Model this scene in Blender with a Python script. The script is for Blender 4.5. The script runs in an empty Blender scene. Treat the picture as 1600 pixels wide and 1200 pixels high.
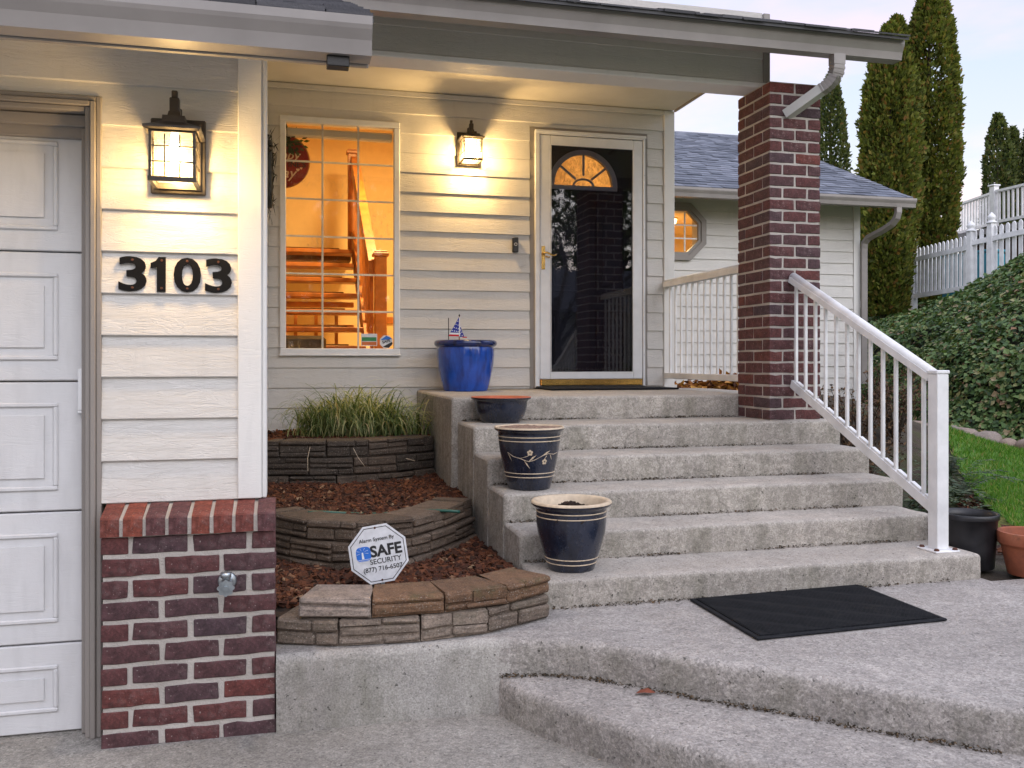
import bpy, bmesh, math, random
import numpy as np
from mathutils import Vector, Matrix, noise
R = math.radians
random.seed(7)
rng = np.random.default_rng(7)
scene = bpy.context.scene
COL = scene.collection

# ------------------------------------------------------------------ camera, world, sun, exposure
CAM = (0.0, 0.0, 1.045)
cam_data = bpy.data.cameras.new('camera')
cam_data.sensor_width = 36.0
cam_data.sensor_fit = 'HORIZONTAL'
cam_data.lens = 36.0 * 1394.0 / 1600.0
cam_data.shift_y = -34.9 / 1600.0
cam_data.clip_start = 0.05
cam_data.clip_end = 600.0
cam = bpy.data.objects.new('camera', cam_data)
cam.location = CAM
cam.rotation_euler = (R(90), 0, -0.2461)
COL.objects.link(cam)
scene.camera = cam

SUN_ELEV, SUN_AZ = R(24.0), R(163.0)     # broad frontal fill added to lift the porch: behind the camera, a little to the right (azimuth from +Y towards +X)
world = bpy.data.worlds.new('World')
scene.world = world
world.use_nodes = True
wt = world.node_tree
wt.nodes.clear()
def wn(t, **k):
    n = wt.nodes.new(t)
    for a, v in k.items(): setattr(n, a, v)
    return n
w_out = wn('ShaderNodeOutputWorld')
w_add = wn('ShaderNodeAddShader')
w_sky = wn('ShaderNodeTexSky', sky_type='NISHITA', sun_disc=False, sun_elevation=SUN_ELEV, sun_rotation=SUN_AZ)
w_b1 = wn('ShaderNodeBackground'); w_b1.inputs['Strength'].default_value = 0.05
w_b2 = wn('ShaderNodeBackground'); w_b2.inputs['Strength'].default_value = 1.0
w_tc = wn('ShaderNodeTexCoord')
w_sep = wn('ShaderNodeSeparateXYZ')
w_ramp = wn('ShaderNodeValToRGB')       # dusk overcast: pale and warm at the horizon, brighter and cooler overhead
cr = w_ramp.color_ramp
cr.elements[0].position = 0.0; cr.elements[0].color = (0.92, 0.70, 0.60, 1)
cr.elements[1].position = 1.0; cr.elements[1].color = (0.98, 1.12, 1.36, 1)
for p, c in ((0.09, (0.80, 0.67, 0.61)), (0.20, (0.58, 0.575, 0.60)), (0.36, (0.45, 0.53, 0.66)), (0.65, (0.80, 0.92, 1.10))):
    e = cr.elements.new(p); e.color = (*c, 1)
w_map = wn('ShaderNodeMapping'); w_map.inputs['Scale'].default_value = (1.6, 1.6, 5.0)
w_noise = wn('ShaderNodeTexNoise'); w_noise.inputs['Scale'].default_value = 1.7; w_noise.inputs['Detail'].default_value = 6.0
w_noise.inputs['Roughness'].default_value = 0.55
w_cr = wn('ShaderNodeValToRGB')
w_cr.color_ramp.elements[0].position = 0.44; w_cr.color_ramp.elements[0].color = (0, 0, 0, 1)
w_cr.color_ramp.elements[1].position = 0.64; w_cr.color_ramp.elements[1].color = (0.85, 0.85, 0.85, 1)
w_mix = wn('ShaderNodeMix', data_type='RGBA', blend_type='MULTIPLY')
w_mix.inputs['B'].default_value = (1.55, 1.08, 1.0, 1)   # pinkish cloud tint
L = wt.links.new
L(w_tc.outputs['Generated'], w_sep.inputs[0]); L(w_sep.outputs['Z'], w_ramp.inputs[0])
L(w_tc.outputs['Generated'], w_map.inputs[0]); L(w_map.outputs[0], w_noise.inputs['Vector'])
L(w_noise.outputs['Fac'], w_cr.inputs[0]); L(w_cr.outputs[0], w_mix.inputs['Factor']); L(w_ramp.outputs[0], w_mix.inputs['A'])
L(w_mix.outputs['Result'], w_b2.inputs['Color']); L(w_sky.outputs[0], w_b1.inputs['Color'])
L(w_b1.outputs[0], w_add.inputs[0]); L(w_b2.outputs[0], w_add.inputs[1]); L(w_add.outputs[0], w_out.inputs[0])

fill_sun_data = bpy.data.lights.new('fill_sun', 'SUN')
fill_sun_data.energy = 1.35; fill_sun_data.angle = R(60); fill_sun_data.color = (0.97, 0.97, 1.0)
fill_sun = bpy.data.objects.new('fill_sun', fill_sun_data)
sd = Vector((math.sin(SUN_AZ) * math.cos(SUN_ELEV), math.cos(SUN_AZ) * math.cos(SUN_ELEV), math.sin(SUN_ELEV)))
fill_sun.rotation_euler = sd.to_track_quat('Z', 'Y').to_euler()
COL.objects.link(fill_sun)

vs = scene.view_settings
vs.view_transform = 'Standard'; vs.look = 'None'; vs.exposure = 0.36; vs.gamma = 1.0; vs.use_curve_mapping = False
scene.render.engine = 'CYCLES'
scene.cycles.max_bounces = 8; scene.cycles.transparent_max_bounces = 12
scene.cycles.sample_clamp_indirect = 6.0
scene.cycles.use_denoising = True

# ------------------------------------------------------------------ material helpers
class M:
    """small node-tree builder"""
    def __init__(s, name):
        s.m = bpy.data.materials.new(name); s.m.use_nodes = True
        s.t = s.m.node_tree; s.t.nodes.clear()
        s.out = s.n('ShaderNodeOutputMaterial')
        s.p = s.n('ShaderNodeBsdfPrincipled')
        s.l(s.p.outputs[0], s.out.inputs[0])
    def n(s, t, **k):
        x = s.t.nodes.new(t)
        for a, v in k.items(): setattr(x, a, v)
        return x
    def l(s, a, b): s.t.links.new(a, b)
    def coord(s, scale=(1, 1, 1), which='Object', rot=(0, 0, 0)):
        tc = s.n('ShaderNodeTexCoord'); mp = s.n('ShaderNodeMapping')
        mp.inputs['Scale'].default_value = scale; mp.inputs['Rotation'].default_value = rot
        s.l(tc.outputs[which], mp.inputs[0]); return mp.outputs[0]
    def noise(s, vec, scale=5, detail=4, rough=0.55, dist=0.0):
        x = s.n('ShaderNodeTexNoise'); x.inputs['Scale'].default_value = scale; x.inputs['Detail'].default_value = detail
        x.inputs['Roughness'].default_value = rough; x.inputs['Distortion'].default_value = dist
        if vec is not None: s.l(vec, x.inputs['Vector'])
        return x.outputs['Fac']
    def voro(s, vec, scale=20, out='Distance', rnd=1.0):
        x = s.n('ShaderNodeTexVoronoi'); x.inputs['Scale'].default_value = scale; x.inputs['Randomness'].default_value = rnd
        if vec is not None: s.l(vec, x.inputs['Vector'])
        return x.outputs[out]
    def ramp(s, fac, stops):
        x = s.n('ShaderNodeValToRGB'); e = x.color_ramp.elements
        e[0].position, e[1].position = stops[0][0], stops[-1][0]
        e[0].color, e[1].color = s.c4(stops[0][1]), s.c4(stops[-1][1])
        for p, c in stops[1:-1]:
            k = e.new(p); k.color = s.c4(c)
        s.l(fac, x.inputs[0]); return x.outputs[0]
    @staticmethod
    def c4(c): return (c, c, c, 1) if isinstance(c, (int, float)) else (*c, 1)
    def mix(s, a, b, fac, mode='MIX'):
        x = s.n('ShaderNodeMix', data_type='RGBA', blend_type=mode)
        for k, v in (('A', a), ('B', b)):
            if isinstance(v, (tuple, int, float)): x.inputs[k].default_value = s.c4(v)
            else: s.l(v, x.inputs[k])
        if isinstance(fac, (int, float)): x.inputs['Factor'].default_value = fac
        else: s.l(fac, x.inputs['Factor'])
        return x.outputs['Result']
    def math(s, op, a, b=0.0):
        x = s.n('ShaderNodeMath', operation=op)
        for i, v in enumerate((a, b)):
            if isinstance(v, (int, float)): x.inputs[i].default_value = v
            else: s.l(v, x.inputs[i])
        return x.outputs[0]
    def bump(s, h, strength=0.3, dist=0.01):
        x = s.n('ShaderNodeBump'); x.inputs['Strength'].default_value = strength; x.inputs['Distance'].default_value = dist
        s.l(h, x.inputs['Height']); s.l(x.outputs[0], s.p.inputs['Normal']); return x
    def set(s, **k):
        nm = dict(base='Base Color', rough='Roughness', metal='Metallic', spec='Specular IOR Level', coat='Coat Weight', coatr='Coat Roughness', em='Emission Color', ems='Emission Strength', sss='Subsurface Weight')
        for a, v in k.items():
            i = s.p.inputs[nm[a]]
            if isinstance(v, (int, float)) and i.type == 'RGBA': i.default_value = s.c4(v)
            elif isinstance(v, tuple): i.default_value = (*v, 1)
            elif isinstance(v, (int, float)): i.default_value = v
            else: s.l(v, i)
        return s
    def rnd(s): return s.n('ShaderNodeObjectInfo').outputs['Random']
    def island(s): return s.n('ShaderNodeNewGeometry').outputs['Random Per Island']

def simple(name, base, rough=0.5, metal=0.0, var=0.06, scale=12, bump=0.1, bscale=60, **k):
    m = M(name); v = m.coord()
    n = m.noise(v, scale, 5)
    lo = tuple(c * (1 - var * 2) for c in base); hi = tuple(min(1, c * (1 + var)) for c in base)
    m.set(base=m.ramp(n, [(0.3, lo), (0.7, hi)]), rough=rough, metal=metal, **k)
    if bump: m.bump(m.noise(v, bscale, 3), bump, 0.004)
    return m.m

def grained_paint(name, base, strength=0.45, rough=0.55, dirt_from=0.56, dirt_amt=0.45):
    m = M(name)
    v = m.coord((1.0, 1.0, 22.0)); big = m.coord()
    warp = m.noise(m.coord((0.9, 1.0, 7.0)), 3.0, 3, 0.5)
    off = m.n('ShaderNodeVectorMath', operation='MULTIPLY_ADD')
    comb = m.n('ShaderNodeCombineXYZ'); m.l(m.math('MULTIPLY', warp, 5.0), comb.inputs[2])
    m.l(v, off.inputs[0]); off.inputs[1].default_value = (1, 1, 1); m.l(comb.outputs[0], off.inputs[2])
    g = m.noise(off.outputs[0], 4.0, 6, 0.62)
    g2 = m.ramp(g, [(0.36, 0.0), (0.5, 1.0), (0.64, 0.35)])
    n = m.noise(big, 2.3, 4)
    dirt = m.noise(m.coord((6, 6, 1.4)), 3.0, 5)
    c = m.ramp(n, [(0.3, tuple(x * 0.93 for x in base)), (0.7, base)])
    c = m.mix(c, tuple(x * 0.80 for x in base), m.ramp(dirt, [(dirt_from, 0.0), (0.8, dirt_amt)]))
    m.set(base=c, rough=m.ramp(g, [(0.3, rough - 0.08), (0.7, rough + 0.1)]))
    m.bump(g2, strength, 0.0035)
    return m.m

SIDING = grained_paint('siding_paint', (0.66, 0.64, 0.61), 0.5)
TRIM = grained_paint('white_trim_paint', (0.74, 0.73, 0.71), 0.22)
TAUPE = grained_paint('taupe_trim_paint', (0.27, 0.245, 0.225), 0.18)
TAUPE_SIDING = grained_paint('taupe_siding_paint', (0.54, 0.515, 0.48), 0.42)
GARAGE = grained_paint('garage_door_paint', (0.64, 0.64, 0.65), 0.20, 0.45, 0.46, 0.75)
SOFFIT = simple('soffit_paint', (0.66, 0.63, 0.57), 0.6, var=0.05, scale=3, bump=0.06)
GUTTER = simple('gutter_enamel', (0.285, 0.262, 0.25), 0.38, var=0.08, scale=4, bump=0.03)
PIPE = simple('pale_downspout_enamel', (0.50, 0.50, 0.48), 0.35, var=0.06, scale=5, bump=0.03)
ALU = simple('white_aluminium', (0.76, 0.77, 0.79), 0.32, var=0.03, bump=0.02)
VINYL = simple('white_vinyl', (0.78, 0.785, 0.795), 0.4, var=0.09, scale=7, bump=0.05)
BRASS = simple('polished_brass', (0.72, 0.47, 0.15), 0.22, 1.0, var=0.08, scale=20, bump=0.03)
INKMETAL = simple('black_enamel', (0.007, 0.007, 0.008), 0.6, var=0.1, bump=0.02, spec=0.12)
BLACKMETAL = simple('black_metal', (0.025, 0.024, 0.024), 0.42, 0.3, var=0.1, bump=0.1, bscale=150)
DARKPAINT = simple('navy_door_paint', (0.012, 0.012, 0.022), 0.4, var=0.1, bump=0.02)
RUBBER = None
CREAM_WALL = simple('cream_wall_paint', (0.80, 0.62, 0.36), 0.7, var=0.03, bump=0.03)
OAK = simple('orange_oak', (0.42, 0.15, 0.035), 0.4, var=0.18, scale=9, bump=0.08)
CARPET = simple('brown_carpet', (0.13, 0.06, 0.025), 0.95, var=0.2, scale=60, bump=0.4, bscale=300)
LEATHER = simple('dark_leather', (0.035, 0.018, 0.012), 0.4, var=0.2, bump=0.15, bscale=90)
GALV = simple('galvanised_metal', (0.42, 0.47, 0.50), 0.35, 0.9, var=0.15, scale=30, bump=0.1)
PLASTIC = simple('black_plastic', (0.018, 0.018, 0.021), 0.38, var=0.2, scale=15, bump=0.05)
ROOFDECK = simple('roof_underlay', (0.08, 0.08, 0.085), 0.9)
MORTAR = None

def brick_material(name, stops, pale=0.35):
    m = M(name); v = m.coord(); r = m.rnd()
    c = m.ramp(r, stops)
    mot = m.noise(v, 28, 5, 0.65)
    c = m.mix(c, m.ramp(mot, [(0.3, 0.50), (0.72, 1.5)]), 0.85, 'MULTIPLY')
    c = m.mix(c, m.ramp(m.noise(v, 120, 4, 0.75), [(0.3, 0.55), (0.5, 1.0), (0.7, 1.5)]), 0.7, 'MULTIPLY')
    bloom = m.ramp(m.noise(v, 9, 7, 0.75), [(0.54, 0.0), (0.76, pale)])
    c = m.mix(c, (0.30, 0.25, 0.24), bloom)
    fleck = m.ramp(m.noise(v, 130, 3), [(0.66, 0.0), (0.72, 0.6)])
    c = m.mix(c, (0.45, 0.40, 0.37), fleck)
    m.set(base=c, rough=0.82)
    m.bump(m.noise(v, 75, 6, 0.75), 0.9, 0.008)
    return m.m
BRICK = brick_material('wine_brick', [(0.0, (0.078, 0.036, 0.040)), (0.25, (0.090, 0.033, 0.034)), (0.5, (0.104, 0.032, 0.031)),
    (0.68, (0.085, 0.038, 0.041)), (0.84, (0.066, 0.038, 0.046)), (0.96, (0.120, 0.034, 0.030)), (1.0, (0.145, 0.036, 0.028))])
CAPBRICK = brick_material('cap_brick', [(0.0, (0.20, 0.045, 0.028)), (0.35, (0.10, 0.040, 0.044)), (0.6, (0.17, 0.045, 0.032)), (1.0, (0.24, 0.055, 0.03))])
def mortar():
    m = M('mortar'); v = m.coord()
    c = m.ramp(m.noise(v, 6, 6), [(0.3, (0.40, 0.365, 0.33)), (0.7, (0.56, 0.52, 0.48))])
    m.set(base=c, rough=0.95); m.bump(m.noise(v, 120, 5, 0.7), 0.9, 0.008); return m.m
MORTAR = mortar()

def concrete(name, lo=(0.235, 0.225, 0.21), hi=(0.40, 0.385, 0.36), aggregate=1.0, moss=0.5, smooth=0.0, flake_shade=0.6):
    m = M(name); v = m.coord()
    big = m.noise(v, 1.7, 6, 0.6)
    c = m.ramp(big, [(0.28, lo), (0.72, hi)])
    med = m.noise(v, 11, 7, 0.68)
    c = m.mix(c, m.ramp(med, [(0.32, 0.78), (0.5, 1.0), (0.7, 1.15)]), 0.8 - 0.35 * smooth, 'MULTIPLY')
    if smooth < 1:   # exposed stones
        cell = m.voro(v, 95, 'Color'); sep = m.n('ShaderNodeSeparateColor'); m.l(cell, sep.inputs[0])
        ag = m.ramp(sep.outputs[0], [(0.0, 0.58), (0.35, 0.92), (0.7, 1.05), (1.0, 1.38)])
        c = m.mix(c, ag, 0.62 * aggregate, 'MULTIPLY')
    fine = m.noise(v, 150, 4, 0.7)
    c = m.mix(c, m.ramp(fine, [(0.30, 0.55), (0.5, 1.0), (0.70, 1.42)]), 0.85, 'MULTIPLY')
    pit = m.ramp(m.noise(v, 62, 4, 0.62), [(0.300, 1.0), (0.355, 0.0)])
    c = m.mix(c, (0.045, 0.042, 0.036), m.math('MULTIPLY', pit, 0.9))
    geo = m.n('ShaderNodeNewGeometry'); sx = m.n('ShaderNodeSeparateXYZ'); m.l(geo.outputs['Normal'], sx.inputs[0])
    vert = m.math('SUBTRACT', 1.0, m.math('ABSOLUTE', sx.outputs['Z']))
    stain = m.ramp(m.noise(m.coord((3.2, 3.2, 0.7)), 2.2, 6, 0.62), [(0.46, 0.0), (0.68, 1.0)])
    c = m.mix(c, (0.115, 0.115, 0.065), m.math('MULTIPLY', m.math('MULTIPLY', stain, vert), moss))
    weather_shade = m.ramp(m.noise(v, 27, 7, 0.74, 0.8), [(0.47, 0.0), (0.535, 1.0)])  # upright faces only: flaky weathering plus riser shade put into the colour
    c = m.mix(c, m.mix(c, (0.62, 0.62, 0.60), 1.0, 'MULTIPLY'), m.math('MULTIPLY', m.math('MULTIPLY', weather_shade, vert), flake_shade))
    soft = m.ramp(m.noise(v, 3.4, 6, 0.62, 0.5), [(0.40, 1.0), (0.62, 0.72)])
    c = m.mix(c, soft, 0.6, 'MULTIPLY')
    wob = m.n('ShaderNodeVectorMath', operation='ADD'); nz = m.n('ShaderNodeTexNoise'); nz.inputs['Scale'].default_value = 6.0; m.l(v, nz.inputs['Vector'])
    sc_ = m.n('ShaderNodeVectorMath', operation='SCALE'); sc_.inputs['Scale'].default_value = 0.16; m.l(nz.outputs['Color'], sc_.inputs[0]); m.l(v, wob.inputs[0]); m.l(sc_.outputs[0], wob.inputs[1])
    vx = m.n('ShaderNodeTexVoronoi', feature='DISTANCE_TO_EDGE'); vx.inputs['Scale'].default_value = 0.75; m.l(wob.outputs[0], vx.inputs['Vector'])
    crack = m.ramp(vx.outputs['Distance'], [(0.0015, 1.0), (0.004, 0.0)])
    c = m.mix(c, (0.07, 0.06, 0.05), m.math('MULTIPLY', m.math('MULTIPLY', crack, m.ramp(m.noise(v, 1.3, 2), [(0.54, 0.0), (0.60, 1.0)])), 0.4))
    m.set(base=c, rough=0.9)
    h = m.mix(m.noise(v, 90, 5, 0.7), m.noise(v, 14, 4), 0.35)
    h = m.mix(h, 0.0, m.math('MULTIPLY', pit, 0.8))
    m.bump(h, 0.75, 0.010)
    return m.m
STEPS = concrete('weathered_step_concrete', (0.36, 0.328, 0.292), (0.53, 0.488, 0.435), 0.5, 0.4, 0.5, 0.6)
WALK = concrete('exposed_aggregate_walk', (0.29, 0.268, 0.248), (0.43, 0.40, 0.372), 1.0, 0.35)
WALLC = concrete('smooth_wall_concrete', (0.30, 0.28, 0.255), (0.46, 0.44, 0.41), 0.2, 0.45, 0.6, 0.25)
DRIVE = concrete('driveway_concrete', (0.25, 0.235, 0.21), (0.36, 0.34, 0.31), 0.9, 0.2)

def block_material(name, cols, moss=0.0):
    m = M(name); v = m.coord(); r = m.rnd()
    c = m.ramp(r, cols)
    n = m.noise(m.coord((1, 1, 4)), 16, 6, 0.68)
    c = m.mix(c, m.ramp(n, [(0.3, 0.5), (0.5, 1.0), (0.72, 1.55)]), 0.85, 'MULTIPLY')
    sp = m.ramp(m.noise(v, 170, 3), [(0.60, 0.0), (0.70, 0.7)])
    c = m.mix(c, m.ramp(m.noise(v, 120, 3, 0.7), [(0.32, 0.45), (0.5, 1.0), (0.7, 1.3)]), 0.8, 'MULTIPLY')
    c = m.mix(c, (0.42, 0.38, 0.33), sp)
    if moss:
        c = m.mix(c, (0.055, 0.062, 0.02), m.ramp(m.noise(v, 7, 6, 0.7), [(0.55, 0.0), (0.72, moss)]))
    m.set(base=c, rough=0.88)
    m.bump(m.mix(n, m.noise(v, 110, 5, 0.7), 0.5), 0.8, 0.008); return m.m
BLOCK_DARK = block_material('charcoal_block', [(0, (0.046, 0.034, 0.025)), (0.5, (0.066, 0.051, 0.040)), (1, (0.092, 0.060, 0.039))])
BLOCK_MID = block_material('brown_grey_block', [(0, (0.080, 0.054, 0.037)), (0.5, (0.108, 0.078, 0.057)), (1, (0.142, 0.100, 0.070))])
BLOCK_GREY = block_material('grey_stone_block', [(0, (0.135, 0.102, 0.077)), (0.5, (0.175, 0.138, 0.110)), (1, (0.21, 0.165, 0.130))], 0.35)
BLOCK_RUST = block_material('rust_brown_block', [(0, (0.120, 0.066, 0.036)), (1, (0.165, 0.092, 0.050))], 0.7)
BLOCK_PALE = block_material('pale_grey_block', [(0, (0.235, 0.19, 0.16)), (1, (0.26, 0.21, 0.176))])

def island_mat(name, stops, rough=0.6, transl=0.0, bump=0.0, spec=0.4):
    m = M(name); c = m.ramp(m.island(), stops)
    m.set(base=c, rough=rough, spec=spec)
    if bump: m.bump(m.noise(m.coord(), 90, 4), bump, 0.004)
    if transl:
        tr = m.n('ShaderNodeBsdfTranslucent'); m.l(m.mix(c, (1.5, 1.6, 0.7), 1.0, 'MULTIPLY'), tr.inputs['Color'])
        mx = m.n('ShaderNodeMixShader'); mx.inputs[0].default_value = transl
        m.l(m.p.outputs[0], mx.inputs[1]); m.l(tr.outputs[0], mx.inputs[2]); m.l(mx.outputs[0], m.out.inputs[0])
    return m.m
BARK_CHIPS = island_mat('bark_mulch', [(0, (0.028, 0.012, 0.007)), (0.35, (0.060, 0.020, 0.010)), (0.7, (0.105, 0.033, 0.014)), (0.95, (0.16, 0.055, 0.022)), (1.0, (0.30, 0.20, 0.12))], 0.85, bump=0.5)
SOIL = simple('dark_soil', (0.030, 0.016, 0.010), 0.95, var=0.35, scale=40, bump=0.9, bscale=60)
IVY = island_mat('ivy_leaf', [(0, (0.022, 0.046, 0.018)), (0.2, (0.055, 0.110, 0.038)), (0.5, (0.100, 0.178, 0.058)), (0.74, (0.16, 0.235, 0.080)), (0.88, (0.25, 0.27, 0.11)), (0.955, (0.34, 0.27, 0.17)), (1.0, (0.22, 0.11, 0.06))], 0.55, 0.15, spec=0.3)
CONIFER = island_mat('arborvitae_spray', [(0, (0.040, 0.050, 0.012)), (0.3, (0.095, 0.118, 0.024)), (0.62, (0.145, 0.172, 0.034)), (0.86, (0.20, 0.195, 0.045)), (0.95, (0.22, 0.14, 0.04)), (1.0, (0.20, 0.10, 0.035))], 0.7, 0.3, spec=0.2)
CONIFER_FAR = island_mat('far_arborvitae_spray', [(0, (0.020, 0.032, 0.012)), (0.5, (0.085, 0.115, 0.034)), (0.9, (0.135, 0.155, 0.045)), (1.0, (0.17, 0.11, 0.04))], 0.65, 0.3)
BARK = simple('tree_bark', (0.07, 0.05, 0.036), 0.9, var=0.3, scale=25, bump=0.8, bscale=40)
LAWN = island_mat('lawn_blade', [(0, (0.045, 0.13, 0.014)), (0.5, (0.105, 0.25, 0.028)), (0.82, (0.16, 0.30, 0.045)), (0.94, (0.30, 0.30, 0.09)), (1.0, (0.34, 0.27, 0.13))], 0.55, 0.3)
SEDGE = island_mat('variegated_sedge', [(0, (0.06, 0.10, 0.03)), (0.3, (0.12, 0.18, 0.06)), (0.55, (0.25, 0.30, 0.12)), (0.82, (0.46, 0.46, 0.22)), (0.95, (0.60, 0.56, 0.32)), (1.0, (0.50, 0.36, 0.20))], 0.5, 0.3)
DRYTWIG = island_mat('dry_shrub', [(0, (0.04, 0.022, 0.014)), (0.6, (0.10, 0.055, 0.03)), (1.0, (0.20, 0.12, 0.06))], 0.8)
FERN = island_mat('fern_frond', [(0, (0.022, 0.045, 0.020)), (0.6, (0.05, 0.085, 0.035)), (1.0, (0.12, 0.13, 0.06))], 0.55, 0.15)
DEADLEAF = island_mat('fallen_leaf', [(0, (0.06, 0.022, 0.012)), (0.4, (0.22, 0.075, 0.02)), (0.75, (0.42, 0.18, 0.03)), (1.0, (0.55, 0.30, 0.07))], 0.7, 0.1)
SHINGLE = island_mat('asphalt_shingle', [(0, (0.085, 0.095, 0.125)), (0.5, (0.13, 0.145, 0.185)), (1.0, (0.19, 0.205, 0.25))], 0.9, bump=0.6)
DARKSHINGLE = island_mat('dark_asphalt_shingle', [(0, (0.085, 0.085, 0.095)), (1.0, (0.15, 0.15, 0.17))], 0.9, bump=0.6)
RIVER = None
def rock():
    m = M('river_rock'); v = m.coord(); c = m.ramp(m.rnd(), [(0, (0.16, 0.12, 0.10)), (0.5, (0.30, 0.23, 0.185)), (1, (0.24, 0.215, 0.20))])
    c = m.mix(c, m.ramp(m.noise(v, 9, 5), [(0.3, 0.6), (0.7, 1.3)]), 0.8, 'MULTIPLY'); m.set(base=c, rough=0.75); m.bump(m.noise(v, 40, 5), 0.4, 0.01); return m.m
RIVER = rock()
def ground_mat():
    m = M('bed_earth'); v = m.coord()
    c = m.ramp(m.noise(v, 3, 7, 0.65), [(0.3, (0.035, 0.026, 0.018)), (0.5, (0.065, 0.05, 0.034)), (0.62, (0.055, 0.06, 0.02)), (0.75, (0.12, 0.10, 0.08))])
    m.set(base=c, rough=0.95); m.bump(m.noise(v, 30, 6, 0.7), 1.0, 0.02); return m.m
EARTH = ground_mat()
def turf_mat():
    m = M('turf_ground'); v = m.coord()
    c = m.ramp(m.noise(v, 2.2, 6, 0.6), [(0.3, (0.06, 0.15, 0.018)), (0.55, (0.10, 0.21, 0.03)), (0.72, (0.20, 0.21, 0.06)), (0.85, (0.16, 0.12, 0.05))])
    m.set(base=c, rough=0.95); m.bump(m.noise(v, 60, 4), 0.8, 0.02); return m.m
TURF = turf_mat()
def moss_mat():
    m = M('moss'); v = m.coord(); c = m.ramp(m.noise(v, 14, 6), [(0.3, (0.06, 0.07, 0.012)), (0.7, (0.20, 0.20, 0.03))]); m.set(base=c, rough=0.95); m.bump(m.noise(v, 90, 4), 1.0, 0.02); return m.m
MOSS = moss_mat()
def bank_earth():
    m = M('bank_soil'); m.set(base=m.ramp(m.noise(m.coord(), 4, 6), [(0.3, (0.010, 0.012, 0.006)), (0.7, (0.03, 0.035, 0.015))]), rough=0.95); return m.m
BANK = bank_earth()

def glaze(name, base, dark, streak=0.6, rough=0.12, wear=0.0):
    m = M(name)
    n = m.noise(m.coord((9, 9, 1.6)), 2.2, 6, 0.6); n2 = m.noise(m.coord(), 9, 5, 0.65)
    c = m.ramp(n, [(0.34, dark), (0.56, base)])
    c = m.mix(c, m.ramp(n2, [(0.3, 0.7), (0.7, 1.2)]), streak, 'MULTIPLY')
    if wear: c = m.mix(c, (0.30, 0.30, 0.33), m.ramp(m.noise(m.coord(), 45, 5, 0.7), [(0.62, 0.0), (0.74, wear)]))
    m.set(base=c, rough=m.ramp(n2, [(0.3, rough), (0.7, rough + 0.12)]), spec=0.55, coat=0.4, coatr=0.08)
    m.bump(n2, 0.12, 0.004); return m.m
BLUE = glaze('cobalt_glaze', (0.013, 0.075, 0.42), (0.008, 0.032, 0.20))
BLUERIM = glaze('dark_cobalt_glaze', (0.008, 0.025, 0.14), (0.004, 0.010, 0.055), 0.5, 0.08)
NAVY = glaze('navy_glaze', (0.016, 0.022, 0.042), (0.008, 0.010, 0.020), 0.5, 0.2, 0.25)
CREAM = simple('cream_slip', (0.62, 0.50, 0.36), 0.55, var=0.12, scale=25, bump=0.15)
TERRA = None
def terracotta():
    m = M('terracotta'); v = m.coord(); c = m.ramp(m.noise(v, 6, 6, 0.65), [(0.3, (0.17, 0.055, 0.03)), (0.5, (0.32, 0.095, 0.045)), (0.8, (0.38, 0.15, 0.085))])
    c = m.mix(c, (0.05, 0.04, 0.025), m.ramp(m.noise(v, 11, 6, 0.7), [(0.56, 0.0), (0.72, 0.7)])); m.set(base=c, rough=0.8); m.bump(m.noise(v, 70, 4), 0.3, 0.004); return m.m
TERRA = terracotta()
REDCLAY = simple('red_clay', (0.50, 0.12, 0.055), 0.5, var=0.1)
def rubber():
    m = M('black_rubber'); v = m.coord()
    rib = m.n('ShaderNodeTexBrick'); rib.inputs['Scale'].default_value = 22; m.l(v, rib.inputs['Vector']); rib.inputs['Mortar Size'].default_value = 0.03
    n = m.noise(v, 25, 5); c = m.ramp(n, [(0.3, (0.006, 0.007, 0.009)), (0.7, (0.014, 0.015, 0.018))])
    c = m.mix(c, (0.028, 0.029, 0.032), m.math('MULTIPLY', rib.outputs['Fac'], 0.6))
    c = m.mix(c, (0.085, 0.075, 0.045), m.ramp(m.noise(v, 6, 7, 0.75), [(0.60, 0.0), (0.8, 0.30)]))
    m.set(base=c, rough=0.75, spec=0.15); m.bump(m.mix(rib.outputs['Fac'], n, 0.3), 0.5, 0.004); return m.m
RUBBER = rubber()

def glass(name, tint=(0.97, 0.98, 0.98), refl=1.0, ripple=0.0, rscale=6.0, mottle=0.0, rough=0.0, bdist=0.02):
    m = M(name); m.t.nodes.remove(m.p)
    tr = m.n('ShaderNodeBsdfTransparent'); gl = m.n('ShaderNodeBsdfGlossy'); gl.inputs['Roughness'].default_value = rough
    fr = m.n('ShaderNodeFresnel'); fr.inputs['IOR'].default_value = 1.5
    mx = m.n('ShaderNodeMixShader')
    tr.inputs['Color'].default_value = (*tint, 1)
    if mottle:
        n = m.noise(m.coord((1, 1, 0.55)), 30, 3, 0.6, 1.5)
        m.l(m.ramp(n, [(0.36, tuple(t * (1 - mottle) for t in tint)), (0.60, tint)]), tr.inputs['Color'])
    if ripple:
        b = m.n('ShaderNodeBump'); b.inputs['Strength'].default_value = ripple; b.inputs['Distance'].default_value = bdist
        m.l(m.noise(m.coord((1, 1, 1)), rscale, 5, 0.6, 1.2), b.inputs['Height']); m.l(b.outputs[0], gl.inputs['Normal']); m.l(b.outputs[0], fr.inputs['Normal'])
    f = m.math('MULTIPLY', fr.outputs[0], refl)
    m.l(f, mx.inputs[0]); m.l(tr.outputs[0], mx.inputs[1]); m.l(gl.outputs[0], mx.inputs[2]); m.l(mx.outputs[0], m.out.inputs[0])
    return m.m
GLASS = glass('window_glass', (0.95, 0.96, 0.95), 0.6, 0.02, 2.5)
STORMGLASS = glass('storm_door_glass', (0.72, 0.74, 0.80), 1.5, 0.012, 3.0)
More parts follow.
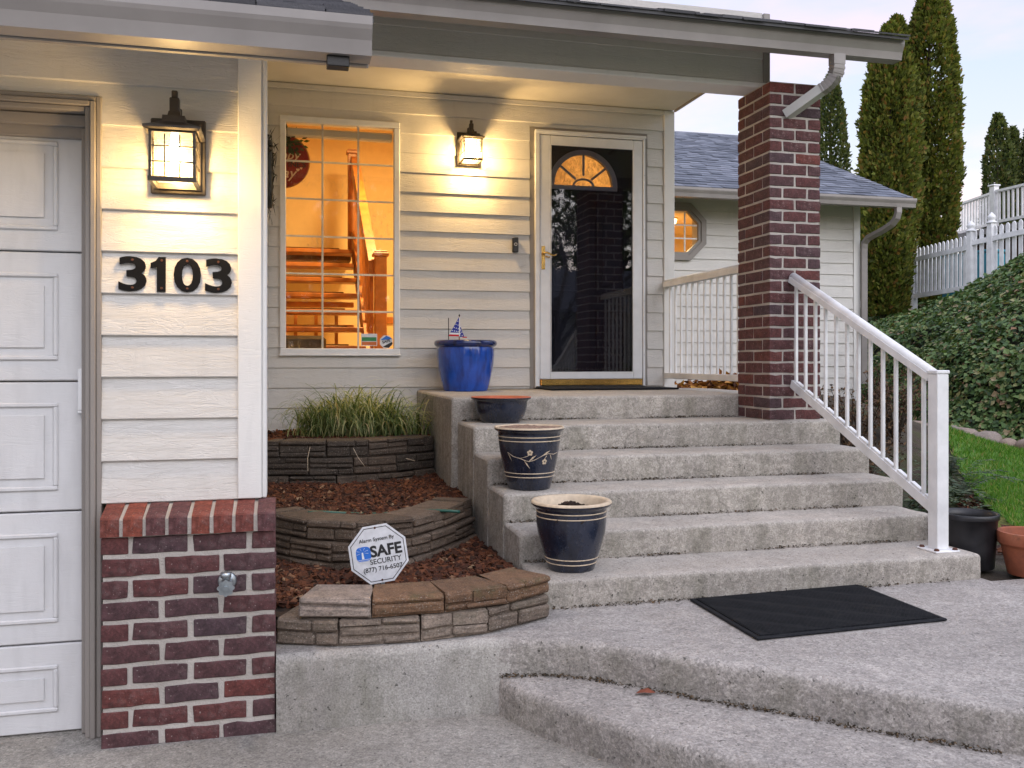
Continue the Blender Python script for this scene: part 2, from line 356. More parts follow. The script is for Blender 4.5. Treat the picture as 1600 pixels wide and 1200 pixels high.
def crinkle_film():
    m = M('crinkled_plastic_film'); m.t.nodes.remove(m.p)
    tr = m.n('ShaderNodeBsdfTransparent'); tr.inputs['Color'].default_value = (0.98, 0.98, 0.98, 1)
    gl = m.n('ShaderNodeBsdfGlossy'); gl.inputs['Roughness'].default_value = 0.12
    b = m.n('ShaderNodeBump'); b.inputs['Strength'].default_value = 1.0; b.inputs['Distance'].default_value = 0.25
    m.l(m.noise(m.coord((1.5, 1, 0.9)), 9, 5, 0.6, 1.6), b.inputs['Height']); m.l(b.outputs[0], gl.inputs['Normal'])
    area = m.ramp(m.noise(m.coord((1, 1, 0.8)), 3.1, 2), [(0.46, 0.0), (0.58, 1.0)])
    streak = m.ramp(m.noise(m.coord((1.3, 1, 0.7)), 13, 6, 0.7, 2.4), [(0.53, 0.03), (0.62, 0.42)])
    mx = m.n('ShaderNodeMixShader'); m.l(m.math('MULTIPLY', area, streak), mx.inputs[0]); m.l(tr.outputs[0], mx.inputs[1]); m.l(gl.outputs[0], mx.inputs[2]); m.l(mx.outputs[0], m.out.inputs[0]); return m.m
FILM = crinkle_film()
SEEDED = glass('seeded_lantern_glass', (1, 0.98, 0.94), 0.6, 0.3, 30.0, 0.55)
FANGLASS = glass('ripple_fan_glass', (1.0, 0.95, 0.86), 0.8, 0.4, 14.0, 0.3)
def seeded():
    m = M('seeded_lantern_glass'); m.t.nodes.remove(m.p); n = m.noise(m.coord((1, 1, 0.55)), 30, 3, 0.6, 1.5)
    tr = m.n('ShaderNodeBsdfTransparent'); m.l(m.ramp(n, [(0.36, (0.62, 0.60, 0.56)), (0.60, (1, 0.98, 0.94))]), tr.inputs['Color'])
    tl = m.n('ShaderNodeBsdfTranslucent'); tl.inputs['Color'].default_value = (0.95, 0.92, 0.86, 1)
    gl = m.n('ShaderNodeBsdfGlossy'); gl.inputs['Roughness'].default_value = 0.1
    a = m.n('ShaderNodeMixShader'); a.inputs[0].default_value = 0.11; b = m.n('ShaderNodeMixShader'); b.inputs[0].default_value = 0.05
    m.l(tr.outputs[0], a.inputs[1]); m.l(tl.outputs[0], a.inputs[2]); m.l(a.outputs[0], b.inputs[1]); m.l(gl.outputs[0], b.inputs[2]); m.l(b.outputs[0], m.out.inputs[0]); return m.m
SEEDED = seeded()
BRONZE = simple('dark_bronze', (0.060, 0.050, 0.042), 0.42, 0.4, var=0.15, bump=0.1, bscale=150)
def emitter(name, col, s):
    m = M(name); m.set(base=(0.8, 0.8, 0.8), em=col, ems=s); return m.m
BULB = emitter('lantern_bulb_glow', (1.0, 0.76, 0.40), 34.0)
ROOMLAMP = emitter('room_lamp_glow', (1.0, 0.62, 0.25), 6.0)
def flat(name, col, rough=0.5): return simple(name, col, rough, var=0.03, bump=0.0)
SIGNWHITE = simple('sign_white', (0.70, 0.71, 0.74), 0.4, var=0.08, scale=30, bump=0.05)
INK = flat('black_ink', (0.012, 0.012, 0.014)); SIGNBLUE = flat('sign_blue', (0.02, 0.16, 0.62)); WHITEINK = flat('white_ink', (0.82, 0.82, 0.82))
FLAGBLUE = flat('flag_blue', (0.02, 0.035, 0.30), 0.8); FLAGRED = flat('flag_red', (0.62, 0.02, 0.03), 0.8); FLAGWHITE = flat('flag_white', (0.80, 0.80, 0.82), 0.8)
SIGNRED = simple('red_sign_board', (0.30, 0.012, 0.012), 0.6, var=0.1); GREENINK = flat('sticker_green', (0.03, 0.22, 0.07)); PALEYELLOW = flat('script_cream', (0.85, 0.62, 0.42))
TEAL = flat('teal_paint', (0.02, 0.22, 0.30)); GREYCOVER = simple('grey_cover_cloth', (0.24, 0.23, 0.24), 0.8, var=0.1, bump=0.2)
RUST = simple('rusty_bolt', (0.10, 0.035, 0.02), 0.8, var=0.3, scale=90, bump=0.5); HOSE = flat('green_hose', (0.02, 0.10, 0.075), 0.4)
WREATH = island_mat('dried_wreath_twig', [(0, (0.02, 0.02, 0.017)), (0.6, (0.07, 0.068, 0.058)), (1.0, (0.20, 0.20, 0.18))], 0.8)

# ------------------------------------------------------------------ mesh helpers
class MB:
    def __init__(s): s.v = []; s.f = []; s.mi = []; s.sm = []; s.cur = 0; s.smooth = False
    def add(s, vs, fs):
        o = len(s.v); s.v.extend([tuple(v) for v in vs])
        for f in fs: s.f.append([i + o for i in f]); s.mi.append(s.cur); s.sm.append(s.smooth)
        return s
    def box(s, x0, x1, y0, y1, z0, z1, c=0.0):
        if c <= 0 or min(x1 - x0, y1 - y0, z1 - z0) < 2.2 * c:
            vs = [(x, y, z) for z in (z0, z1) for y in (y0, y1) for x in (x0, x1)]
            return s.add(vs, [(0, 2, 3, 1), (4, 5, 7, 6), (0, 1, 5, 4), (2, 6, 7, 3), (0, 4, 6, 2), (1, 3, 7, 5)])
        X, Y, Z = (x0, x1), (y0, y1), (z0, z1); d = (c, -c)
        vs = []; idx = {}
        for i in (0, 1):
            for j in (0, 1):
                for k in (0, 1):
                    p = (X[i], Y[j], Z[k]); q = (X[i] + d[i], Y[j] + d[j], Z[k] + d[k])
                    idx[i, j, k, 0] = len(vs); vs.append((p[0], q[1], q[2]))
                    idx[i, j, k, 1] = len(vs); vs.append((q[0], p[1], q[2]))
                    idx[i, j, k, 2] = len(vs); vs.append((q[0], q[1], p[2]))
        fs = []
        def quad(a, b, cc, dd, n):
            P = [Vector(vs[t]) for t in (a, b, cc)]
            nn = (P[1] - P[0]).cross(P[2] - P[0])
            fs.append((a, b, cc, dd) if nn.dot(n) > 0 else (dd, cc, b, a))
        for i in (0, 1):
            sg = -1 if i == 0 else 1
            quad(idx[i, 0, 0, 0], idx[i, 1, 0, 0], idx[i, 1, 1, 0], idx[i, 0, 1, 0], Vector((sg, 0, 0)))
            quad(idx[0, i, 0, 1], idx[1, i, 0, 1], idx[1, i, 1, 1], idx[0, i, 1, 1], Vector((0, sg, 0)))
            quad(idx[0, 0, i, 2], idx[1, 0, i, 2], idx[1, 1, i, 2], idx[0, 1, i, 2], Vector((0, 0, sg)))
        for a in (0, 1):
            for b in (0, 1):
                sa, sb = (-1, 1)[a], (-1, 1)[b]
                quad(idx[a, b, 0, 0], idx[a, b, 1, 0], idx[a, b, 1, 1], idx[a, b, 0, 1], Vector((sa, sb, 0)))
                quad(idx[a, 0, b, 0], idx[a, 1, b, 0], idx[a, 1, b, 2], idx[a, 0, b, 2], Vector((sa, 0, sb)))
                quad(idx[0, a, b, 1], idx[1, a, b, 1], idx[1, a, b, 2], idx[0, a, b, 2], Vector((0, sa, sb)))
        for i in (0, 1):
            for j in (0, 1):
                for k in (0, 1):
                    a, b, cc = idx[i, j, k, 0], idx[i, j, k, 1], idx[i, j, k, 2]
                    P = [Vector(vs[t]) for t in (a, b, cc)]
                    n = Vector(((-1, 1)[i], (-1, 1)[j], (-1, 1)[k]))
                    fs.append((a, b, cc) if (P[1] - P[0]).cross(P[2] - P[0]).dot(n) > 0 else (cc, b, a))
        return s.add(vs, fs)
    def prism(s, pts, axis, a, b):
        """extrude a 2-D polygon along an axis ('x': pts are (y,z); 'y': (x,z); 'z': (x,y))"""
        def P(p, t): return {'x': (t, p[0], p[1]), 'y': (p[0], t, p[1]), 'z': (p[0], p[1], t)}[axis]
        n = len(pts); vs = [P(p, a) for p in pts] + [P(p, b) for p in pts]
        area = sum(pts[i][0] * pts[(i + 1) % n][1] - pts[(i + 1) % n][0] * pts[i][1] for i in range(n))
        flip = (area > 0) ^ (axis == 'y')
        fs = [tuple(range(n))[::-1] if flip else tuple(range(n)), tuple(range(n, 2 * n)) if flip else tuple(range(n, 2 * n))[::-1]]
        for i in range(n):
            j = (i + 1) % n; q = (i, j, n + j, n + i)
            fs.append(q if flip else q[::-1])
        return s.add(vs, fs)
    def lathe(s, prof, n=48, c=(0, 0, 0), close=False):
        vs = []; m = len(prof)
        for k in range(n):
            a = 2 * math.pi * k / n
            for r, z in prof: vs.append((c[0] + r * math.cos(a), c[1] + r * math.sin(a), c[2] + z))
        fs = []
        for k in range(n):
            k2 = (k + 1) % n
            for i in range(m - 1): fs.append((k * m + i, k2 * m + i, k2 * m + i + 1, k * m + i + 1))
            if close: fs.append((k * m + m - 1, k2 * m + m - 1, k2 * m, k * m))
        return s.add(vs, fs)
    def tube(s, path, r, n=8, rect=None, cap=True):
        """sweep a circle (or a w x d rectangle) along a path; r may be a list"""
        P = [Vector(p) for p in path]; m = len(P); vs = []; up = None
        for i, p in enumerate(P):
            t = (P[min(i + 1, m - 1)] - P[max(i - 1, 0)]).normalized()
            if up is None:
                up = Vector((0, 0, 1)) if abs(t.z) < 0.9 else Vector((0, 1, 0))
            a = t.cross(up).normalized(); b = a.cross(t).normalized(); up = b
            if rect:
                w, d = rect[0] / 2, rect[1] / 2; ring = [(w, d), (-w, d), (-w, -d), (w, -d)]
                for x, y in ring: vs.append(p + a * x + b * y)
            else:
                rr = r[i] if isinstance(r, (list, tuple)) else r
                for k in range(n):
                    g = 2 * math.pi * k / n; vs.append(p + a * rr * math.cos(g) + b * rr * math.sin(g))
        n = 4 if rect else n; fs = []
        for i in range(m - 1):
            for k in range(n):
                k2 = (k + 1) % n; fs.append((i * n + k, i * n + k2, (i + 1) * n + k2, (i + 1) * n + k))
        if cap: fs += [tuple(range(n))[::-1], tuple((m - 1) * n + k for k in range(n))]
        return s.add(vs, fs)
    def jitter(s, amp, scale=6.0, start=0, seed=0.0):
        for i in range(start, len(s.v)):
            p = Vector(s.v[i]); d = noise.noise_vector(p * scale + Vector((seed, seed * 1.7, -seed)))
            s.v[i] = tuple(p + d * amp)
        return s

ORG = {}
def link(o, parent=None):
    COL.objects.link(o)
    if parent is not None: o.parent = parent
    return o
def tag(o, label=None, cat=None, group=None, kind=None):
    if label: o['label'] = label
    if cat: o['category'] = cat
    if group: o['group'] = group
    if kind: o['kind'] = kind
    return o
def thing(name, label, cat, loc, group=None):
    o = bpy.data.objects.new(name, None); o.location = loc; o.empty_display_size = 0.1
    COL.objects.link(o); ORG[o.name] = Vector(loc)
    return tag(o, label, cat, group)
def org(o):
    p = Vector((0, 0, 0))
    while o is not None:
        p += Vector(o.location); o = o.parent
    return p
def mesh_of(mb, name, mats, off=Vector((0, 0, 0))):
    me = bpy.data.meshes.new(name)
    vs = [(v[0] - off.x, v[1] - off.y, v[2] - off.z) for v in mb.v]
    me.from_pydata(vs, [], mb.f)
    mats = mats if isinstance(mats, (list, tuple)) else [mats]
    for m in mats: me.materials.append(m)
    me.polygons.foreach_set('material_index', mb.mi); me.polygons.foreach_set('use_smooth', mb.sm)
    me.update(); return me
def part(name, mb, mats, parent=None, pos=None):
    """one mesh object; geometry is given in world coordinates. pos = its own origin (defaults to the parent's)"""
    po = org(parent) if parent is not None else Vector((0, 0, 0))
    o_pos = Vector(pos) if pos is not None else po
    o = bpy.data.objects.new(name, mesh_of(mb, name, mats, o_pos))
    o.location = o_pos - po
    return link(o, parent)
def inst(name, me, parent, pos, rot=(0, 0, 0), scale=(1, 1, 1)):
    o = bpy.data.objects.new(name, me); o.location = Vector(pos) - (org(parent) if parent is not None else Vector((0, 0, 0)))
    o.rotation_euler = rot; o.scale = scale
    return link(o, parent)
def fast_mesh(name, V, F, mat, smooth=False):
    """numpy mesh: V (n,3), F (m,k)"""
    me = bpy.data.meshes.new(name); k = F.shape[1]
    me.vertices.add(len(V)); me.vertices.foreach_set('co', V.astype(np.float32).ravel())
    me.loops.add(F.size); me.loops.foreach_set('vertex_index', F.astype(np.int32).ravel())
    me.polygons.add(len(F)); me.polygons.foreach_set('loop_start', (np.arange(len(F)) * k).astype(np.int32))
    me.polygons.foreach_set('use_smooth', np.full(len(F), smooth))
    me.materials.append(mat); me.update(calc_edges=True); return me
def text_mesh(body, size, mat, extrude=0.001, offset=0.0, shear=0.0, space=1.0, name='lettering'):
    cu = bpy.data.curves.new(name, 'FONT'); cu.body = body; cu.size = size; cu.extrude = extrude; cu.offset = offset; cu.shear = shear
    cu.align_x = 'CENTER'; cu.align_y = 'CENTER'; cu.space_character = space; cu.resolution_u = 4
    ob = bpy.data.objects.new(name, cu); COL.objects.link(ob)
    dg = bpy.context.evaluated_depsgraph_get(); me = bpy.data.meshes.new_from_object(ob.evaluated_get(dg))
    bpy.data.objects.remove(ob); bpy.data.curves.remove(cu)
    me.materials.clear(); me.materials.append(mat); return me

# ------------------------------------------------------------------ terrain, ground, paths (setting)
def lerp(a, b, t): return a + (b - a) * t
def sstep(a, b, x):
    t = min(1, max(0, (x - a) / (b - a))); return t * t * (3 - 2 * t)
BASE = [(-6, 15.0), (2.5, 9.0), (4.5, 9.2), (6.0, 8.30), (7.44, 7.18), (8.3, 6.92), (9.5, 7.15), (10.6, 7.75), (14.0, 8.0), (40, 9.0)]   # (Y, X) foot of the bank
def foot_x(y):
    for (y0, x0), (y1, x1) in zip(BASE, BASE[1:]):
        if y0 <= y <= y1: return lerp(x0, x1, (y - y0) / (y1 - y0))
    return BASE[0][1] if y < BASE[0][0] else BASE[-1][1]
def bank_d(x, y):
    """horizontal distance up the bank (negative: still on the lawn side)"""
    return (x - foot_x(y)) * 0.86
def bump2(x, y, s, seed=0.0): return noise.noise(Vector((x * s, y * s, seed)))
def lawn_z(x, y):
    g = 0.0
    g += 0.10 * sstep(4.2, 7.2, x) * sstep(3.0, 7.0, y)
    g += 0.76 * sstep(6.0, 7.7, y) * (1 - sstep(4.8, 7.4, x)) * sstep(3.0, 3.5, x)
    g += 0.012 * bump2(x, y, 1.3)
    return g
def bank_z(x, y):
    d = bank_d(x, y); b = lawn_z(min(x, foot_x(y)), y)
    if d <= 0: return b
    top = 1.60 + 0.10 * max(0, 11.5 - y)
    h = 0.66 * sstep(0.0, 0.55, d) + 1.30 * (1 - math.exp(-d / 2.3)) + 0.085 * d + 0.36 * min(3.0, max(0.0, 13.2 - y)) * sstep(0.3, 3.2, d)
    h += 0.10 * bump2(x, y, 0.9, 3.0) * sstep(0.2, 1.0, d) + 0.05 * bump2(x, y, 2.3, 8.0)
    return b + h * 0.97
def heightfield(name, xs, ys, fz, mat, keep=None):
    V = np.array([(x, y, fz(x, y)) for y in ys for x in xs]); nx = len(xs); F = []
    for j in range(len(ys) - 1):
        for i in range(nx - 1):
            if keep and not keep(0.5 * (xs[i] + xs[i + 1]), 0.5 * (ys[j] + ys[j + 1])): continue
            a = j * nx + i; F.append((a, a + 1, a + nx + 1, a + nx))
    return link(bpy.data.objects.new(name, fast_mesh(name, V, np.array(F), mat, True)))
# one ground sheet to the horizon, under everything
g = MB(); g.add([(-300, -300, -0.30), (300, -300, -0.30), (300, 300, -0.30), (-300, 300, -0.30)], [(0, 1, 2, 3)])
tag(part('ground', g, TURF), kind='structure')
g = MB(); g.add([(-9, -9, -0.272), (6.5, -9, -0.272), (6.5, 5.5, -0.272), (-9, 5.5, -0.272)], [(0, 1, 2, 3)])
tag(part('driveway', g, DRIVE), kind='structure')
g = MB(); g.add([(-60, -19, -0.285), (60, -19, -0.285), (60, -11, -0.285), (-60, -11, -0.285)], [(0, 1, 2, 3)])
tag(part('street', g, simple('asphalt', (0.05, 0.05, 0.052), 0.9, var=0.2, scale=40, bump=0.4)), kind='structure')
def edge_x(y):   # ragged border between the planting bed and the lawn
    return (4.35 + (y - 4.5) * 0.62 if y > 4.5 else 4.35) + 0.06 * bump2(y, 2.0, 2.2)
xs = np.linspace(3.2, 8.6, 60); ys = np.linspace(2.6, 10.6, 84)
tag(heightfield('garden_bed', list(xs), list(ys), lambda x, y: lawn_z(x, y) - 0.035 + 0.015 * bump2(x, y, 7), EARTH), kind='structure')
xs = np.linspace(3.6, 9.3, 110); ys = np.linspace(-4.0, 9.0, 150)
tag(heightfield('lawn', list(xs), list(ys), lambda x, y: lawn_z(x, y) + 0.012, TURF, lambda x, y: x > edge_x(y) and x < foot_x(y) + 0.15 and y < 8.3), kind='structure')
xs = np.linspace(5.5, 46, 140); ys = np.linspace(-6, 48, 150)
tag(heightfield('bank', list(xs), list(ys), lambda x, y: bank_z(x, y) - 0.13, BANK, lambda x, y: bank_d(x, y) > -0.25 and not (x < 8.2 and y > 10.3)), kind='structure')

# walkway: slab with a curved front edge, rounded nosing
EDGE = [(-0.040, 3.265), (0.25, 3.268), (0.5, 3.268), (0.77, 3.262), (0.96, 3.225), (1.13, 3.125), (1.28, 2.98), (1.42, 2.85), (1.56, 2.732), (1.68, 2.625), (1.82, 2.483),
        (1.97, 2.36), (2.09, 2.25), (2.35, 2.06), (2.8, 1.82), (3.4, 1.55), (4.2, 1.25)]
def resample(pts, step):
    out = [Vector(pts[0])]
    for a, b in zip(pts, pts[1:]):
        a, b = Vector(a), Vector(b); n = max(1, int((b - a).length / step))
        out += [a + (b - a) * (k / n) for k in range(1, n + 1)]
    return out
def smooth_line(P, it=6):
    P = [Vector(p) for p in P]
    for _ in range(it):
        P = [P[0]] + [(P[i - 1] + P[i] * 2 + P[i + 1]) / 4 for i in range(1, len(P) - 1)] + [P[-1]]
    return P
def normals2(P):
    N = []
    for i in range(len(P)):
        t = (P[min(i + 1, len(P) - 1)] - P[max(i - 1, 0)]).normalized(); N.append(Vector((t.y, -t.x)))
    return N
def slab_from_edge(name, edge, back, zt, zb, mat, rad=0.03, rough=0.003):
    P = smooth_line(resample(edge, 0.035)); N = normals2(P); m = MB(); m.smooth = True
    prof = [(0.0, zb)] + [(0.0, lerp(zb, zt - rad, k / 5)) for k in range(1, 6)] + [(-rad * (1 - math.cos(a)), zt - rad + rad * math.sin(a)) for a in (0.5, 1.0, 1.571)]
    k = len(prof); V = []
    for i, (p, nn) in enumerate(zip(P, N)):
        for d, z in prof:
            q = p + nn * d; w = Vector((q.x, q.y, z)); w += noise.noise_vector(w * 9) * rough + noise.noise_vector(w * 30) * rough * 0.6
            V.append(w if z > zb else Vector((q.x, q.y, z)))
    F = [(i * k + j, (i + 1) * k + j, (i + 1) * k + j + 1, i * k + j + 1) for i in range(len(P) - 1) for j in range(k - 1)]
    m.add(V, F); m.smooth = False
    if isinstance(mat, list):
        m.mi = [1 if m.v[f[0]][0] < 0.80 + 0.05 * math.sin(m.v[f[0]][2] * 20) else 0 for f in m.f]
    top = [tuple(V[i * k + k - 1]) for i in range(len(P))] + [(x, y, zt) for x, y in back]
    m.add(top, [tuple(range(len(top)))])
    return part(name, m, mat)
tag(slab_from_edge('walkway', EDGE, [(4.6, 1.9), (3.25, 3.30), (3.245, 3.75), (-0.04, 3.75)], 0.0, -0.30, [WALK, WALLC]), kind='structure')
STEP_EDGE = [(0.762, 3.30), (0.765, 3.20), (0.885, 2.98), (0.97, 2.845), (1.04, 2.73), (1.25, 2.45), (1.6, 2.12), (2.1, 1.75), (2.8, 1.38), (3.6, 1.05), (4.4, 0.8)]
tag(slab_from_edge('walkway_step', STEP_EDGE, [(4.6, 1.4), (2.9, 2.1), (1.9, 2.7), (1.3, 3.2), (1.0, 3.4)], -0.137, -0.30, WALK), kind='structure')
m = MB(); m.box(3.26, 4.5, 3.38, 3.62, -0.10, -0.012, 0.012); m.jitter(0.008, 7)
tag(part('edging_slab', m, WALK), kind='structure')

# ------------------------------------------------------------------ concrete steps and landing
TZ = [0.822, 0.675, 0.529, 0.390, 0.250, 0.119]
TY = [5.458, 4.976, 4.616, 4.279, 3.974, 3.614]
steps = thing('concrete_steps', 'weathered grey concrete front steps rising to the entry door landing', 'steps', (2.1, 3.62, 0))
def stair_block(name, x0, x1, yf, yb, zb, zt, seed):
    rad = 0.018
    prof = [(yf, lerp(zb, zt - rad, k / 7)) for k in range(8)] + [(yf + rad * (1 - math.cos(a)), zt - rad + rad * math.sin(a)) for a in (0.45, 0.9, 1.571)]
    n_top = 6
    prof += [(lerp(yf + rad, yb, (k + 1) / n_top), zt) for k in range(n_top)] + [(yb, zb)]
    inset = [0.016, 0.004, 0.0]
    X = [x0, x0 + 0.006, x0 + 0.02] + list(np.linspace(x0 + 0.06, x1 - 0.06, 46)) + [x1 - 0.02, x1 - 0.006, x1]
    V = []; k = len(prof)
    for i, x in enumerate(X):
        e = inset[i] if i < 3 else (inset[len(X) - 1 - i] if len(X) - 1 - i < 3 else 0)
        for j, (y, z) in enumerate(prof):
            w = Vector((x, y + (e if j < 11 else 0), z - (e if z > zt - rad * 1.01 else 0)))
            if 0 < j < k - 1:
                w += noise.noise_vector(w * 5 + Vector((seed, 0, 0))) * 0.0025 + noise.noise_vector(w * 26) * 0.0022
            V.append(w)
    F = [(i * k + j, (i + 1) * k + j, (i + 1) * k + j + 1, i * k + j + 1) for i in range(len(X) - 1) for j in range(k - 1)]
    m = MB(); m.smooth = True; m.add(V, F); m.smooth = False
    m.add([V[j] for j in range(k)], [tuple(range(k))[::-1]]); m.add([V[(len(X) - 1) * k + j] for j in range(k)], [tuple(range(k))])
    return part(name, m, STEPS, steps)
XL, XR = 1.032, 3.243
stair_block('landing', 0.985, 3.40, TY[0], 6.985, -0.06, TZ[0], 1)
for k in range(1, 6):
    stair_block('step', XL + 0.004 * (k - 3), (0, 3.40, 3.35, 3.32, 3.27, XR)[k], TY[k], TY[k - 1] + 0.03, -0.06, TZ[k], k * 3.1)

# ------------------------------------------------------------------ house
house = thing('house', 'pale siding house with brick trim, lit entry window and white storm door', 'house', (-0.6, 3.4, -0.27))

def board_piece(m, x0, x1, z0, z1, Y, zbase, h, lip=0.017):
    """lap-siding strip: thick at the bottom edge, thin at the top"""
    def yf(z): return Y - lip + (lip - 0.004) * (z - zbase) / h
    zt = z1 + (0.006 if z1 >= zbase + h - 1e-6 else 0)
    m.prism([(Y, z0), (yf(z0) + 0.003, z0), (yf(z0), z0 + 0.003), (yf(zt), zt), (Y, zt)], 'x', x0, x1)
def lap_wall(parent, x0, x1, Y, lines, openings, mat=SIDING, lip=0.017):
    for za, zb in zip(lines, lines[1:]):
        ops = sorted(o for o in openings if o[2] < zb - 1e-4 and o[3] > za + 1e-4)
        runs = []; cur = []
        xs = [x0]
        for o in ops: xs += [o[0], o[1]]
        xs.append(x1)
        for i in range(len(xs) - 1):
            a, b = xs[i], xs[i + 1]
            if b - a < 1e-4: continue
            if i % 2 == 0: cur.append((a, b, za, zb))
            else:
                o = ops[i // 2]
                if o[2] > za + 0.004 or o[3] < zb - 0.004:
                    if o[2] > za + 0.004: cur.append((a, b, za, o[2]))
                    if o[3] < zb - 0.004: cur.append((a, b, o[3], zb))
                else:
                    runs.append(cur); cur = []
        runs.append(cur)
        for r in runs:
            if not r: continue
            m = MB()
            for a, b, c, d in r: board_piece(m, a, b, c, d, Y, za, zb - za, lip)
            part('siding_board', m, mat, parent)

# garage front wall
GY = 3.40
gw = MB(); gw.box(-0.62, -0.10, GY + 0.003, GY + 0.14, -0.3, 2.2); gw.box(-3.8, -0.62, GY + 0.003, GY + 0.14, 1.98, 2.2)
gwall = part('garage_wall', gw, SIDING, house)
lines = [0.546 + 0.1478 * k for k in range(0, 13)]
lap_wall(gwall, -3.8, -0.176, GY, lines, [(-3.8, -0.634, -1, 1.975)])
m = MB(); m.box(-0.176, -0.0925, GY - 0.026, GY + 0.002, 0.548, 2.2, 0.003); part('corner_board', m, TRIM, gwall)
m = MB(); m.box(-0.0920, -0.0755, GY - 0.020, GY + 0.12, 0.548, 2.2, 0.004); part('corner_board', m, TRIM, gwall)
# return wall between garage and entry
rw = MB(); rw.box(-0.28, -0.16, GY + 0.145, 7.0, -0.3, 3.3)
rwall = part('return_wall', rw, SIDING, house)
for k in range(16):
    z0 = 0.691 + 0.1532 * (k - 1); m = MB()
    m.prism([(-0.16, z0), (-0.143, z0), (-0.156, z0 + 0.159), (-0.16, z0 + 0.159)], 'y', GY + 0.15, 6.98)
    part('siding_board', m, SIDING, rwall)
# garage door casing (taupe) with stepped profile
m = MB()
for (a, y) in ((0.0, 0.018), (0.018, 0.026), (0.036, 0.014)):
    m.box(-0.634 - a - 0.0178, -0.634 - a, GY - y, GY + 0.13, -0.272, 1.974 - a, 0.003)
    m.box(-3.8, -0.634 - a - 0.0182, GY - y, GY + 0.13, 1.974 - a - 0.0178, 1.974 - a, 0.003)
part('garage_door_casing', m, TAUPE, house)
m = MB(); m.box(-3.8, -0.69, GY + 0.045, GY + 0.09, 1.835, 1.905, 0.004); m.box(-3.8, -0.69, GY + 0.03, GY + 0.06, 1.875, 1.918, 0.004)
m.box(-0.708, -0.689, GY + 0.03, GY + 0.09, -0.27, 1.87, 0.003)
part('door_stop', m, TAUPE, house)
# garage door: horizontal sections with raised panels
gd = MB(); gd.box(-3.8, -0.70, 3.50, 3.53, -0.27, 1.93)
gdoor = part('garage_door', gd, GARAGE, house)
zs = [-0.270, 0.047, 0.514, 0.975, 1.434, 1.90]
for za, zb in zip(zs, zs[1:]):
    m = MB(); m.box(-3.8, -0.704, 3.462, 3.499, za + 0.003, zb - 0.003, 0.004)
    for k in range(6):
        x1 = -0.790 - 0.53 * k; x0 = x1 - 0.44; a, b = max(za, -0.27) + 0.075, zb - 0.075
        if b - a < 0.1: continue
        for (p, q, r, s_) in ((x0, x1, b - 0.016, b), (x0, x1, a, a + 0.016), (x0, x0 + 0.016, a + 0.016, b - 0.016), (x1 - 0.016, x1, a + 0.016, b - 0.016)):
            m.box(p, q, 3.4535, 3.463, r, s_, 0.004)
        m.box(x0 + 0.045, x1 - 0.045, 3.455, 3.463, a + 0.045, b - 0.045, 0.006)
    part('door_section', m, GARAGE, gdoor)
m = MB(); m.box(-0.722, -0.704, 3.438, 3.461, 0.872, 1.02, 0.003); m.box(-0.722, -0.700, 3.435, 3.4605, 0.862, 0.871, 0.002)
part('roller_bracket', m, ALU, gdoor)

# bricks -----------------------------------------------------------------
def brick_mesh(L_, D_, H_, seed, mat, rough=0.005):
    bm = bmesh.new(); bmesh.ops.create_cube(bm, size=1.0)
    bmesh.ops.scale(bm, vec=(L_, D_, H_), verts=bm.verts)
    long_e = [e for e in bm.edges if abs((e.verts[0].co - e.verts[1].co).x) > L_ * 0.9]
    bmesh.ops.subdivide_edges(bm, edges=long_e, cuts=3 if L_ > 0.12 else 1, use_grid_fill=True)
    for v in bm.verts:
        n_ = noise.noise_vector(v.co * 34 + Vector((seed * 3.3, seed, 0)))
        v.co += Vector((n_.x * rough, n_.y * rough * 0.5, n_.z * rough))
    bmesh.ops.bevel(bm, geom=[e for e in bm.edges if e.is_manifold and e.calc_face_angle(0) > 0.7], offset=0.0028, segments=1, affect='EDGES')
    me = bpy.data.meshes.new('brick'); bm.to_mesh(me); bm.free(); me.materials.append(mat); return me
BR = {}
def brick(parent, x0, x1, y0, y1, z0, z1, mat=BRICK, var=3):
    key = (round(x1 - x0, 3), round(y1 - y0, 3), round(z1 - z0, 3), mat.name, random.randrange(var))
    if key not in BR: BR[key] = brick_mesh(x1 - x0, y1 - y0, z1 - z0, key[4] + len(BR), mat)
    return inst('brick', BR[key], parent, ((x0 + x1) / 2, (y0 + y1) / 2 + random.uniform(-0.0015, 0.0015), (z0 + z1) / 2), (0, 0, random.choice((0, math.pi)) + random.uniform(-0.004, 0.004)))
wains = MB(); wains.box(-0.611, -0.0465, 3.2855, GY, -0.30, 0.447); wains.box(-0.609, -0.0475, 3.274, GY, 0.447, 0.505)
wains = part('brick_wainscot', wains, MORTAR, house)
EVEN = [(0, .083), (.100, .277), (.297, .472), (.493, .573)]; ODD = [(0, .185), (.203, .380), (.397, .573)]
for k in range(10):
    zt = 0.4435 - 0.0744 * k
    for a, b in (EVEN if k % 2 == 0 else ODD):
        brick(wains, -0.615 + a, -0.615 + b, 3.28, 3.37, zt - 0.0585, zt)
for k in range(8):    # rowlock cap, sloping to shed water
    x0 = -0.6165 + 0.0732 * k; m = MB()
    m.prism([(3.262, 0.449), (3.262, 0.508), (3.268, 0.5135), (3.394, 0.547), (3.394, 0.449)], 'x', x0, x0 + 0.0605)
    m.jitter(0.003, 30, 0, k * 2.0)
    part('brick', m, CAPBRICK, wains, ((x0 + 0.03), 3.32, 0.49))
m = MB()
for k in range(7):
    x0 = -0.6165 + 0.0732 * k + 0.0605
    m.prism([(3.268, 0.449), (3.268, 0.504), (3.272, 0.509), (3.394, 0.541), (3.394, 0.449)], 'x', x0 - 0.001, x0 + 0.0137)
part('cap_joint', m, MORTAR, wains)

